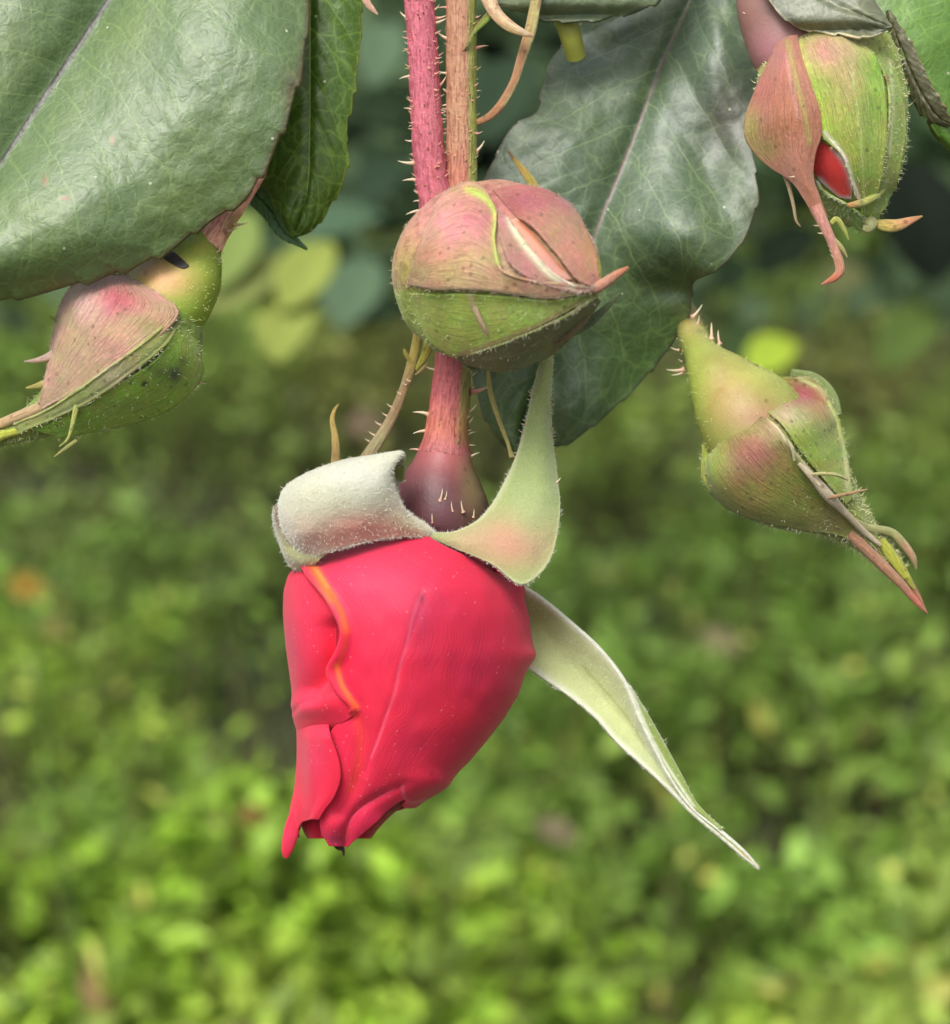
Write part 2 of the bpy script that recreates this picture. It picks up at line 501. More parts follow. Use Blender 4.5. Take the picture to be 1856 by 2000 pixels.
# ------------------------------------------------------------------ ground and everything far behind
gN = 120
gx, gy = np.meshgrid(np.linspace(-1, 1, gN), np.linspace(0, 1, gN), indexing='ij')
GX = np.sign(gx) * np.abs(gx) ** 3 * 60; GY = -10 + 90 * gy ** 1
def ground_h(x, y): return 0.02 * vn(x * 3 + 20, y * 3 + 20, 5) - 0.01
GZ = ground_h(GX, GY)
mg = bpy.data.materials.new('dark_soil_and_moss'); mg.use_nodes = True
b_ = mg.node_tree.nodes['Principled BSDF']; b_.inputs['Roughness'].default_value = 0.95
nn = mg.node_tree.nodes.new('ShaderNodeTexNoise'); nn.inputs['Scale'].default_value = 18; nn.inputs['Detail'].default_value = 8
rp = mg.node_tree.nodes.new('ShaderNodeValToRGB')
rp.color_ramp.elements[0].position = 0.35; rp.color_ramp.elements[0].color = (0.018, 0.014, 0.008, 1)
rp.color_ramp.elements[1].position = 0.7; rp.color_ramp.elements[1].color = (0.035, 0.05, 0.014, 1)
tc_ = mg.node_tree.nodes.new('ShaderNodeTexCoord')
mg.node_tree.links.new(tc_.outputs['Object'], nn.inputs['Vector'])
mg.node_tree.links.new(nn.outputs['Fac'], rp.inputs[0]); mg.node_tree.links.new(rp.outputs[0], b_.inputs['Base Color'])
g_ = build('ground', np.stack([GX, GY, GZ], -1), gf(gN, gN)[:, ::-1], mg, None, world=True, loc=(0, 0, 0))
g_['kind'] = 'structure'

def leaf_cloud(name, P, size, nrm, cols, m, jit=0.5, seed=1, aspect=0.55, rows=3):
    """many real little leaves: each a folded blade of 2 x rows quads"""
    r = np.random.default_rng(seed)
    n = len(P)
    nrm = nrm + r.normal(0, jit, (n, 3)); nrm /= np.linalg.norm(nrm, axis=1)[:, None]
    ax = r.normal(0, 1, (n, 3)); ax -= (ax * nrm).sum(1)[:, None] * nrm; ax /= np.linalg.norm(ax, axis=1)[:, None]
    sd = np.cross(nrm, ax)
    prof = {2: [0.0, 0.5, 0.0], 3: [0.02, 0.46, 0.42, 0.0]}[rows]
    V = []
    for i, wd in enumerate(prof):
        t = i / rows
        droop = -0.22 * t * t
        for k in (-1, 0, 1):
            V.append(P + size[:, None] * (ax * (t) + sd * (k * wd * aspect * 2) + nrm * (droop + (0.07 if k else 0))))
    V = np.stack(V, 1)
    nvv = (rows + 1) * 3
    f = []
    for i in range(rows):
        for k in range(2):
            a = i * 3 + k
            f.append([a, a + 1, a + 4, a + 3])
    F = (np.arange(n)[:, None, None] * nvv + np.array(f)[None]).reshape(-1, 4)
    cc = np.repeat(cols, nvv, axis=0)
    o = build(name, V.reshape(-1, 3), F, m, None, cc, world=True, loc=P.mean(0))
    return o

# low leafy ground cover, denser and taller in tufts
def cover_h(x, y):
    return 0.025 + 0.085 * vn(x * 7 + 9, y * 7 + 3, 21) ** 1.3 + 0.05 * vn(x * 17, y * 17, 22) ** 2
n = 260000
yy = 0.45 + 3.6 * rng.random(n) ** 1.7
xx = (rng.random(n) * 2 - 1) * (0.30 + 0.36 * yy)
tuft = vn(xx * 11 + 5, yy * 11 + 8, 23) * 0.65 + vn(xx * 27, yy * 27, 24) * 0.35
keep = rng.random(n) < sm(0.34, 0.56, tuft) * 0.97 + 0.03
xx, yy, tuft = xx[keep], yy[keep], tuft[keep]
n = len(xx)
hh = cover_h(xx, yy) * (0.45 + 0.9 * tuft)
fr = 1 - rng.random(n) ** 2.2
zz = ground_h(xx, yy) + hh * fr + 0.004
far_ = sm(0.95, 1.6, yy)
hue = vn(xx * 3.1 + 2, yy * 3.1 + 7, 31); hue2 = vn(xx * 13, yy * 13, 32); rnd = rng.random(n); hue = hue + .30 * np.clip(xx + .1, -.4, .6)
cA = C(124, 154, 54, 0.9); cB = C(168, 186, 84, 0.86); cC_ = C(104, 138, 76, 0.8); cD = C(206, 204, 110, 0.9); cE = C(120, 96, 66, 0.6)
cols = cA + (cB - cA) * sm(0.4, 0.75, 0.5 * hue + 0.5 * hue2 + 0.25 * (rnd - 0.5))[:, None]
cols += (cC_ - cols) * (sm(0.45, 0.65, vn(xx * 5 + 30, yy * 5, 33)) * 0.45)[:, None]
k_ = rnd > 0.97; cols[k_] = cD
k_ = rnd < 0.02; cols[k_] = cE
dull = C(110, 138, 72, 0.78) + (C(116, 108, 76, 0.6) - C(110, 138, 72, 0.78)) * sm(.5, .7, vn(xx * 4, yy * 4, 35))[:, None]
cols += (dull - cols) * (far_ * 0.7)[:, None]
cols = cols * np.array([1.0, 1.0, .84])
cols *= (0.80 + 1.65 * rng.random(n) ** 2.0)[:, None]
sz = (0.007 + 0.015 * rng.random(n) ** 1.5) * (0.85 + 0.4 * hue)
gc = leaf_cloud('ground_cover', np.stack([xx, yy, zz], -1), sz, np.tile([0, -0.25, 1.0], (n, 1)), cols, M['far'], 0.8, 3, 0.24, 3)
gc['kind'] = 'stuff'; gc['label'] = 'low small-leaved green ground cover growing thickly below and behind the roses'

# upright thin stalks through the ground cover
ns = 2600
sx = (rng.random(ns) * 2 - 1) * 1.0; sy = rng.uniform(0.6, 2.4, ns)
V = []; 
a = np.stack([sx, sy, 0 * sx], -1); tp = a + np.stack([rng.normal(0, .04, ns), rng.normal(0, .03, ns), cover_h(sx, sy) * 1.3 + 0.02], -1)
wd = np.stack([np.full(ns, .0012), 0 * sx, 0 * sx], -1); wz = np.stack([0 * sx, np.full(ns, .0012), 0 * sx], -1)
V = np.stack([a - wd, a + wd, a + wz, tp - wd * .3, tp + wd * .3, tp + wz * .3], 1)
kk = np.arange(ns)[:, None, None] * 6
F = (kk + np.array([[0, 1, 4, 3], [1, 2, 5, 4], [2, 0, 3, 5]])[None]).reshape(-1, 4)
stk = build('weed_stalks', V.reshape(-1, 3), F, M['far'], None, np.broadcast_to(C(156, 160, 96, 0.7), (ns * 6, 3)), world=True)
stk['kind'] = 'stuff'; stk['label'] = 'thin pale stalks standing among the ground cover'

# dark hedge of larger leaves closing the view
n = 26000
hx = (rng.random(n) * 2 - 1) * 2.2
hz = 0.02 + 1.15 * rng.random(n)
hy = 2.15 + 0.55 * rng.random(n) + 0.35 * vn(hx * 3, hz * 3, 41) + 0.25 * vn(hx * 8, hz * 8, 42) - 0.10 * np.sin(hz * 2.5)
k1 = vn(hx * 4, hz * 4, 43)
hc = C(40, 66, 36, 0.5) + (C(84, 120, 64, 0.6) - C(40, 66, 36, 0.5)) * sm(0.35, 0.8, k1)[:, None]
hc *= (0.6 + 0.7 * rng.random(n))[:, None]
hd = leaf_cloud('hedge', np.stack([hx, hy, hz], -1), rng.uniform(0.035, 0.065, n), np.tile([0, -0.8, 0.6], (n, 1)), hc, M['far'], 0.45, 5, 0.5, 3)
hd['kind'] = 'stuff'; hd['label'] = 'dark green leafy hedge closing the view at the top of the picture'

# ------------------------------------------------------------------ leaves
def sheet_leaf(name, label, mid, left, right, base, edge_c, rib, nu=150, nv=90, teeth=(26, 5), wave=(), thick=5, blobs=(), lines=(), crease=8, group=None, m='leaf', seed=0, dome=0, back=None):
    t = np.linspace(0, 1, nu)
    Mi = cr(mid, nu); Le = cr(left, nu); Ri = cr(right, nu)
    v = np.linspace(-1, 1, nv)
    v = np.sign(v) * np.abs(v) ** 0.9
    uu, vv = np.meshgrid(t, v, indexing='ij')
    E = np.where((vv < 0)[..., None], Le[:, None, :], Ri[:, None, :])
    av = np.abs(vv)
    G = Mi[:, None, :] + av[..., None] * (E - Mi[:, None, :])
    # saw teeth on the margin, leaning to the tip
    ph = (t * teeth[0] + 0.6 * vn(t * 9, t * 0 + seed, 50 + seed)) % 1.0
    saw = ph ** 1.6 * teeth[1] * (0.3 + 1.2 * vn(t * teeth[0] * .7, t * 0 + 3, 60 + seed))
    out = E - Mi[:, None, :]; out /= np.linalg.norm(out, axis=-1)[..., None] + 1e-6
    G += out * (saw[:, None] * sm(0.86, 1.0, av))[..., None]
    # groove of the midrib, soft quilting between the side veins, free waves
    G[..., 2] += crease * np.exp(-(av / 0.10) ** 2)
    phase = (uu - 0.17 * av ** 1.25) * 13 + np.sign(vv) * 0.22
    G[..., 2] += -2.6 * np.sin(np.pi * (phase % 1.0)) * sm(0.0, 0.2, av) * (1 - sm(0.8, 1.0, av))
    if dome: G[..., 2] -= dome * np.sin(np.pi * np.clip(av, 0, 1)) 
    for (x, y, r, a) in wave:
        rx, ry = r if isinstance(r, tuple) else (r, r)
        G[..., 2] += a * np.exp(-((G[..., 0] - x) / rx) ** 2 - ((G[..., 1] - y) / ry) ** 2)
    G[..., 2] += 7 * (vn(G[..., 0] / 60 + 40, G[..., 1] / 60 + 40, 70 + seed) - 0.5) + 2.5 * (vn(G[..., 0] / 20 + 40, G[..., 1] / 20 + 40, 71 + seed) - .5)
    c = paint(G, base, blobs, lines)
    e = sm(0.955, 1.0, av)[..., None]
    c = c * (1 - e) + np.asarray(edge_c) * e
    tt = thing(name, label, 'leaf', tuple(Mi[0]), group)
    build('blade', G, gf(nu, nv), M[m], tt, c, np.stack([uu, vv, 0 * uu], -1), np.broadcast_to(rib, (nu * nv, 3)), thick=thick)
    # the midrib is a raised cord on the underside and shows as a line on top
    rb = [(p[0], p[1], p[2] + crease + 8, 4 * (1 - 0.7 * k / (len(Mi) - 1)) + 1) for k, p in enumerate(Mi)][::6]
    tube('midrib', rb, M['smooth'], tt, np.asarray(rib), 60, 10)
    return tt, G

LG = C(92, 120, 68, 0.68); LG2 = C(58, 84, 54, 0.6)
sheet_leaf('rose_leaf', 'large broad grey-green glossy leaf filling the top left corner', 
    [(430, -340, 40), (320, -165, 20), (210, 5, -20), (110, 155, -60), (0, 322, -120), (-90, 450, -150), (-150, 560, -160)],
    [(430, -340, 40), (300, -390, 30), (60, -340, 10), (-180, -200, 20), (-300, 20, -10), (-330, 220, -60), (-270, 430, -110), (-150, 560, -160)],
    [(430, -340, 40), (540, -260, 30), (600, -120, 10), (603, 0, -30), (596, 80, -60), (588, 140, -90), (566, 210, -110), (545, 270, -120), (512, 335, -120), (480, 385, -118), (395, 440, -118), (330, 487, -122), (240, 525, -128), (150, 552, -134), (50, 574, -140), (-60, 590, -150), (-150, 560, -160)],
    LG, C(86, 84, 40, 0.6), C(58, 62, 18, 0.4), nu=220, nv=150, teeth=(17, 10), crease=16, dome=66, seed=1,  # olive rim, darkened: sheen falling off at the curved margin, put into colour
    wave=[(560, 150, (90, 160), -20), (330, 250, 90, -10), (150, 420, 120, -22), (420, 60, 110, -18), (40, 90, 90, -10)],
    blobs=[(575, 180, (22, 46), C(80, 60, 30, .6), .8), (120, 560, (60, 20), C(118, 86, 34, .7), .35), (88, 355, (4, 9), C(140, 80, 55), .8), (128, 388, (9, 3), C(150, 80, 60), .8), (220, 275, (4, 8), C(150, 110, 80), .8), (-100, 200, 150, C(70, 98, 40, .7), .5)])

sheet_leaf('rose_leaf', 'narrow fresh green leaf with pale veins behind the big left leaf',
    [(615, -330, 120), (608, -120, 60), (606, 60, 20), (606, 250, 20), (601, 370, 30), (585, 430, 40), (572, 464, 60)],
    [(615, -330, 120), (520, -120, 60), (500, 60, 50), (508, 250, 60), (514, 355, 50), (530, 382, 52), (552, 428, 50), (572, 464, 60)],
    [(615, -330, 120), (690, -120, 50), (704, 60, 40), (690, 175, 30), (676, 255, 32), (677, 325, 40), (648, 392, 50), (612, 446, 55), (572, 464, 60)],
    C(74, 106, 34, 0.72), C(120, 135, 40), C(150, 170, 80), nu=150, nv=70, teeth=(16, 6), crease=5, dome=6, seed=2, m='veined')

sheet_leaf('rose_leaf', 'small folded blue-green leaf tip under the narrow leaf by the red stalk',
    [(455, 330, 110), (498, 378, 105), (530, 410, 100), (552, 448, 100), (600, 487, 110)],
    [(455, 330, 110), (484, 392, 110), (516, 425, 105), (546, 462, 102), (600, 487, 110)],
    [(455, 330, 110), (518, 352, 95), (545, 395, 92), (560, 440, 98), (600, 487, 110)],
    C(66, 118, 60, 0.75), C(80, 120, 60), C(90, 135, 80), nu=60, nv=30, teeth=(3, 2), crease=4, seed=3)

sheet_leaf('rose_leaf', 'large wavy dark green leaf hanging behind the centre bud',
    [(1420, -240, 290), (1352, -10, 240), (1292, 130, 205), (1245, 250, 172), (1203, 355, 145), (1162, 460, 130), (1110, 590, 165), (1060, 720, 205), (1025, 800, 220), (1012, 885, 225)],
    [(1420, -240, 290), (1260, -120, 270), (1190, -30, 255), (1152, 26, 245), (1112, 75, 232), (1080, 115, 215), (1062, 175, 190), (1048, 222, 165), (1004, 246, 150), (972, 300, 145), (940, 362, 138), (905, 470, 140), (900, 600, 170), (930, 760, 205), (965, 845, 215), (1012, 885, 225)],
    [(1420, -240, 290), (1440, -100, 240), (1450, 0, 205), (1466, 60, 180), (1482, 135, 155), (1464, 240, 120), (1476, 340, 88), (1480, 395, 72), (1445, 480, 62), (1398, 528, 72), (1352, 552, 120), (1348, 610, 190), (1290, 700, 220), (1205, 790, 222), (1120, 858, 225), (1060, 880, 225), (1012, 885, 225)],
    C(78, 104, 74, 0.64), C(80, 86, 60, 0.6), C(112, 82, 70, 0.6), nu=240, nv=150, teeth=(20, 5), crease=14, dome=10, seed=4, m='leaf2',
    wave=[(1400, 100, (50, 110), -40), (1390, 300, (55, 90), 36), (1330, 440, (80, 70), -46), (1100, 300, (80, 90), -20), (1150, 90, (60, 50), 26), (1180, 620, 90, -18), (1340, 560, (60, 22), 26), (1250, 720, (60, 100), 20), (1110, 780, 80, -22)],
    blobs=[(1430, 230, (60, 90), C(88, 66, 66, .6), .55), (1280, 740, 160, C(88, 122, 52, .75), .85), (980, 800, 90, C(80, 112, 46, .75), .8)])

sheet_leaf('rose_leaf', 'pale underside of a leaf at the top edge between stems and wavy leaf',
    [(1360, -230, 60), (1230, -110, 40), (1120, -60, 30), (1020, -30, 20), (930, -20, 20)],
    [(1360, -230, 60), (1330, -60, 60), (1285, 2, 55), (1215, 26, 50), (1150, 40, 40), (1085, 40, 34), (1042, 34, 26), (1020, 20, 20), (975, 10, 20), (930, -20, 20)],
    [(1360, -230, 60), (1180, -240, 40), (1050, -170, 30), (960, -90, 20), (930, -20, 20)],
    C(110, 128, 96, 0.65), C(70, 80, 50), C(130, 140, 90), nu=90, nv=60, teeth=(11, 7), seed=5, wave=[(1130, 30, (200, 14), 30)])

sheet_leaf('rose_leaf', 'grey-green curled leaf lying over the top of the upper right bud',
    [(1450, -150, -120), (1540, -60, -130), (1620, 5, -150), (1690, 32, -165), (1742, 52, -165)],
    [(1450, -150, -120), (1470, -60, -120), (1510, 10, -130), (1560, 52, -150), (1640, 66, -165), (1700, 72, -165), (1742, 52, -165)],
    [(1450, -150, -120), (1600, -160, -110), (1690, -100, -110), (1700, -20, -130), (1730, 38, -150), (1742, 52, -165)],
    C(110, 118, 92, 0.62), C(196, 190, 160), C(130, 125, 95), nu=90, nv=60, teeth=(8, 5), seed=6, wave=[(1600, 60, (160, 14), 26)])

sheet_leaf('rose_leaf', 'bright green leaf cut by the right edge beside the upper bud',
    [(1900, -240, 60), (1890, -60, 40), (1880, 80, 30), (1872, 190, 40), (1870, 300, 60)],
    [(1900, -240, 60), (1740, -150, 40), (1690, -20, 10), (1738, 78, -10), (1752, 140, 0), (1790, 200, 10), (1832, 262, 30), (1870, 300, 60)],
    [(1900, -240, 60), (2040, -140, 60), (2080, 20, 70), (2040, 160, 80), (1950, 260, 80), (1870, 300, 60)],
    C(86, 128, 38, 0.8), C(70, 84, 40), C(140, 165, 80), nu=110, nv=70, teeth=(16, 5), seed=7, dome=12)
sheet_leaf('rose_leaf', 'brownish folded leaf edge hanging between upper right bud and bright leaf',
    [(1735, 20, -20), (1760, 90, -15), (1792, 165, -10), (1830, 225, 0), (1862, 245, 10)],
    [(1735, 20, -20), (1738, 100, 5), (1772, 178, 10), (1815, 235, 15), (1862, 245, 10)],
    [(1735, 20, -20), (1782, 90, -20), (1812, 150, -20), (1842, 205, -10), (1862, 245, 10)],
    C(96, 96, 62, 0.6), C(120, 110, 70), C(130, 125, 80), nu=60, nv=26, teeth=(9, 5), seed=8, crease=5)
sheet_leaf('rose_leaf', 'small yellow-green leaf tip poking out at the right edge',
    [(1800, 190, 90), (1830, 230, 90), (1850, 262, 92), (1862, 300, 95)],
    [(1800, 190, 90), (1812, 236, 95), (1832, 272, 95), (1862, 300, 95)],
    [(1800, 190, 90), (1850, 215, 90), (1868, 255, 92), (1862, 300, 95)],
    C(130, 150, 50, 0.8), C(120, 130, 60), C(150, 160, 80), nu=40, nv=20, teeth=(3, 3), seed=9, crease=3)

# ------------------------------------------------------------------ stems' prickles along both outlines
def stem_prickles(parent, axis, spec, meshes):
    """spec: (y, side, length, tilt) - tilt up positive"""
    A = cr(axis, 200)
    for (y, sd, ln, tilt, mi) in spec:
        i = int(np.argmin(np.abs(A[:, 1] - y)))
        x, _, d, r = A[i]
        az = rng.uniform(-0.35, 0.35)
        prickle(parent, x + sd * r * 0.92, y, d - 3, sd * math.cos(az), -tilt, math.sin(az), ln, meshes[mi], 1.0 if ln > 18 else 1.15, 1 if rng.random() < .6 else -1)

def stem_bristles(parent, axis, n_, meshes, ln=(7, 16), front=True, y0=-100, y1=3000):
    A = cr(axis, 300)
    for k in range(n_):
        i = rng.integers(2, 298)
        x, y, d, r = A[i]
        if not (y0 < y < y1): continue
        th = rng.uniform(-1.5, 1.5) if front else rng.uniform(-3.1, 3.1)
        dx, dd = math.sin(th), -math.cos(th)
        prickle(parent, x + dx * r * .95, y, d + dd * r * .95, dx, rng.uniform(-.5, .3), dd, rng.uniform(*ln), meshes[rng.integers(len(meshes))], 1.25)

def stemcol(base, right_c, x_of):
    def f(G):
        c = np.broadcast_to(base, G.shape).copy()
        A = cr(x_of, G.shape[0])
        k = sm(0.35, 0.62, (G[..., 0] - A[:, None, 0]) / A[:, None, 3])
        return c + k[..., None] * (np.asarray(right_c) - c)
    return f

def lumpy(seed, amp=.06, f=(30, 5)):
    def r(tt, aa):
        return 1 + amp * (vn(tt * f[0] + seed + f[1] * .4 * np.sin(aa), f[1] * .5 * np.cos(aa) + 12, seed) - .5) * 2 * np.clip(np.sin(aa / 2) + .4, 0, 1)
    return r

# ------------------------------------------------------------------ the red rose
rose = thing('rosebud', 'half-open coral red rosebud hanging head down in the centre', 'rosebud', (902, -300, 20), 'rosebuds on the bush')
STEM2 = [(900, -320, 30, 29), (901, -100, 25, 29), (901, 0, 20, 29.5), (901, 150, 18, 30), (902, 330, 18, 30.5), (900, 450, 25, 32), (893, 580, 25, 34), (886, 700, 15, 36), (880, 780, 5, 39), (872, 850, 0, 44), (868, 885, 0, 52)]
def c2(G):
    f = stemcol(C(192, 144, 110, .78), C(158, 168, 84), STEM2)(G)
    k = sm(420, 700, G[..., 1])[..., None]
    f = f * (1 - k) + k * stemcol(C(204, 104, 108, .8), C(158, 156, 84), STEM2)(G)
    k = sm(760, 830, G[..., 1])[..., None] * sm(900, 850, G[..., 1])[..., None] * .45
    f = f + k * (C(208, 130, 88) - f)
    k = sm(250, 350, G[..., 1])[..., None] * sm(700, 500, G[..., 1])[..., None] * .4 * (G[..., :1] < 915)
    f = f + k * (C(196, 92, 92) - f)
    return f + sm(835, 884, G[..., 1])[..., None] * (C(178, 98, 98) - f)
tube('stem', STEM2, M['stem'], rose, c2, 220, 40, rfn=lumpy(3, .035, (60, 8)))
HIP = [(868, 880, 0, 50), (866, 905, 0, 60), (863, 935, 0, 76), (861, 965, 0, 88), (862, 1000, 0, 95), (865, 1030, 0, 92), (860, 1052, 0, 80)]
def chip(G):
    return paint(G, C(92, 54, 58), [(880, 866, (100, 62), C(178, 98, 98), 1.0), (925, 950, (26, 70), C(140, 130, 84), .8), (850, 1000, 70, C(96, 54, 62), .6)])
tube('hip', HIP, M['smooth'], rose, chip, 60, 60)
stem_prickles(rose, STEM2, [(15, -1, 18, .3, 0), (75, -1, 24, .35, 1), (143, -1, 22, 0, 1), (176, -1, 10, .1, 1), (205, -1, 14, .1, 1), (226, -1, 12, .1, 1), (252, -1, 14, -.2, 0), (278, -1, 14, 0, 0), (305, -1, 12, 0, 1),
    (95, 1, 26, .55, 0), (138, 1, 14, .4, 2), (178, 1, 12, .4, 1), (192, 1, 10, .2, 1), (226, 1, 10, .3, 2), (262, 1, 14, .1, 0), (296, 1, 26, .75, 1), (40, 1, 10, .1, 2),
    (722, -1, 20, .05, 1), (735, 1, 18, .3, 1), (765, 1, 46, .0, 0), (810, -1, 32, .45, 1), (842, -1, 26, .1, 1), (880, -1, 22, .4, 0), (805, 1, 22, .5, 1), (828, 1, 18, .6, 1), (850, 1, 18, .8, 1), (870, 1, 14, .3, 1), (895, 1, 24, .9, 1), (760, 1, 12, .2, 1)], [PINKP, PALEP, GREENP])
stem_bristles(rose, STEM2, 120, [PINKP, PINKP, GREENP], (6, 13), True, -60, 345)
stem_bristles(rose, STEM2, 34, [PINKP, GREENP], (6, 14), True, 690, 885)
for (x, y) in [(852, 1008), (878, 1012), (884, 998), (905, 1000), (870, 975), (860, 978), (845, 1020), (925, 1010)]:
    prickle(rose, x, y, -90, rng.uniform(-.4, .5), -1, -.5, rng.uniform(12, 24), PALEP, .8)

# body of folded inner petals, horizontal slices
SL = np.array([(1030, 770, 920), (1055, 694, 942), (1085, 618, 958), (1115, 578, 980), (1150, 561, 1006), (1200, 561, 1020), (1280, 572, 1026), (1350, 581, 1004), (1420, 586, 962), (1480, 587, 910), (1540, 582, 846), (1585, 571, 786), (1620, 574, 752), (1650, 596, 730)], float)
def slice_at(y):
    c = (SL[:, 1] + SL[:, 2]) / 2; h = (SL[:, 2] - SL[:, 1]) / 2
    return np.interp(y, SL[:, 0], c), np.interp(y, SL[:, 0], h)
_ys = np.linspace(1030, 1650, 400)
_c, _h = slice_at(_ys)
_k = np.exp(-np.linspace(-2.2, 2.2, 41) ** 2); _k /= _k.sum()
_c = np.convolve(np.pad(_c, 20, 'edge'), _k, 'valid'); _h = np.convolve(np.pad(_h, 20, 'edge'), _k, 'valid')
def body_pt(y, phi, lift=0):
    """phi in degrees: 0 left outline, 90 towards the lens, 180 right outline"""
    c = np.interp(y, _ys, _c); h = np.interp(y, _ys, _h)
    a = np.radians(phi)
    return np.stack([c - (h + lift) * np.cos(a), y * np.ones_like(a), -(0.88 * h + lift) * np.sin(a)], -1)
def to_phi(px, py):
    c = np.interp(py, _ys, _c); h = np.interp(py, _ys, _h)
    return np.degrees(np.arccos(np.clip((c - px) / h, -1, 1)))
PR = C(238, 44, 72, 0.88); PP = C(226, 66, 100, 0.8); PO = C(250, 112, 50, 0.95); PD = C(186, 26, 58, 0.8)
nu, nv = 90, 96
uu, vv = np.meshgrid(np.linspace(0, 1, nu), np.linspace(0, 360, nv, endpoint=False), indexing='ij')
G = body_pt(1032 + 606 * uu, vv, -14)
G[..., 2] += 0
build('inner_petals', G, gf(nu, nv, True), M['petal'], rose, paint(G, C(190, 20, 48, .8)), np.stack([uu, vv / 360, 0 * uu], -1))

def petal(name, top, bot, phiL, phiR, col, lift=0, nu=150, nv=120, thick=4, lfn=None, warp=None, label=None):
    """top/bot: y as function of angle via lists (phi, y); phiL / phiR: lists (y, phi) for the side margins"""
    u = np.linspace(0, 1, nu); v = np.linspace(0, 1, nv)
    uu, vv = np.meshgrid(u, v, indexing='ij')
    tp = np.array(top, float); bt = np.array(bot, float); L_ = np.array(phiL, float); R_ = np.array(phiR, float)
    y = 1050 + 500 * uu
    for _ in range(6):
        ph = np.interp(y, L_[:, 0], L_[:, 1]) * (1 - vv) + np.interp(y, R_[:, 0], R_[:, 1]) * vv
        y = np.interp(ph, tp[:, 0], tp[:, 1]) * (1 - uu) + np.interp(ph, bt[:, 0], bt[:, 1]) * uu
    ph = smooth_grid(ph[..., None], 3)[..., 0]
    P = body_pt(y, ph, 0)
    h = lift + (lfn(uu, vv, P) if lfn is not None else 0)
    P = body_pt(y, ph, h)
    if warp is not None: P = warp(P, uu, vv)
    for _ in range(1): P = smooth_grid(P, 2)
    c = col(P, uu, vv)
    o = build(name, P, gf(nu, nv), M['petal'], rose, c, np.stack([uu, vv, 0 * uu], -1), thick=thick, label=label)
    return P

def edge(pts):
    a = cr(pts, 60)
    o = np.argsort(a[:, 1])
    return [(a[i, 1], float(to_phi(a[i, 0], a[i, 1]))) for i in o]

# back and side petals, closing the flower for any viewpoint
petal('petal', [(150, 1075), (360, 1075)], [(150, 1560), (200, 1580), (260, 1600), (360, 1600)], [(1040, 165), (1650, 150)], [(1040, 300), (1650, 300)],
      lambda P, u, v: paint(P, PR), lift=-3, nu=70, nv=50)
petal('petal', [(-90, 1075), (60, 1075)], [(-90, 1600), (0, 1560), (60, 1600)], [(1040, -90), (1650, -90)], [(1040, 12), (1650, 12)],
      lambda P, u, v: paint(P, PR), lift=-3, nu=70, nv=50)
# under petal that shows at the lower right
petal('petal', [(60, 1300), (180, 1300)], [(60, 1600), (90, 1636), (118, 1614), (138, 1590), (150, 1575), (180, 1540)], [(1300, 80), (1650, 80)], [(1300, 176), (1650, 170)],
      lambda P, u, v: paint(P, C(170, 22, 52, .8)), lift=-5, nu=70, nv=60, label='dark underlying petal edge')
# left petal, upper part
LE = [(596, 1094), (640, 1160), (672, 1225), (678, 1290), (690, 1345), (702, 1378), (694, 1398), (668, 1416), (646, 1432)]
def lf_left(u, v, P):
    x, y = P[..., 0], P[..., 1]
    h = 4 + 4 * u
    dd, _ = dline(P, [(655, 1230), (652, 1275), (640, 1315), (622, 1345)]); h = h - 26 * np.exp(-(dd / 20) ** 2)
    dd, _ = dline(P, [(586, 1408), (625, 1422), (662, 1418), (702, 1394)]); h = h - (4 + 10 * sm(600, 640, x)) * sm(1410, 1432, y)
    h = h + 22 * np.exp(-((x - 650) / 42) ** 2 - ((y - 1372) / 34) ** 2) + 9 * np.exp(-((x - 610) / 30) ** 2 - ((y - 1385) / 20) ** 2)
    h = h + 10 * np.exp(-((x - 600) / 30) ** 2 - ((y - 1240) / 90) ** 2)
    dd, _ = dline(P, [(590, 1388), (612, 1372), (640, 1366)]); h = h - 5 * np.exp(-(dd / 7) ** 2)
    return h
def warp_tip(P, u, v):
    P = P.copy()
    k = np.exp(-((P[..., 0] - 562) / 30) ** 2 - ((P[..., 1] - 1110) / 24) ** 2)
    P[..., 0] -= 6 * k; P[..., 2] -= 12 * k
    return P
petal('petal', [(-10, 1106), (6, 1099), (24, 1106), (36, 1116), (60, 1100), (90, 1100)], [(-10, 1433), (40, 1431), (90, 1424)],
      [(1090, -12), (1440, -12)], edge(LE), 
      lambda P, u, v: paint(P, PR, [(580, 1250, (40, 150), PP, .6), (650, 1290, (20, 60), C(240, 10, 44, .9), .6), (590, 1380, (40, 30), PP, .3)],
                            [([(556, 1106), (585, 1114), (597, 1122)], 4, C(176, 20, 44), .5)]), lfn=lf_left, warp=warp_tip)
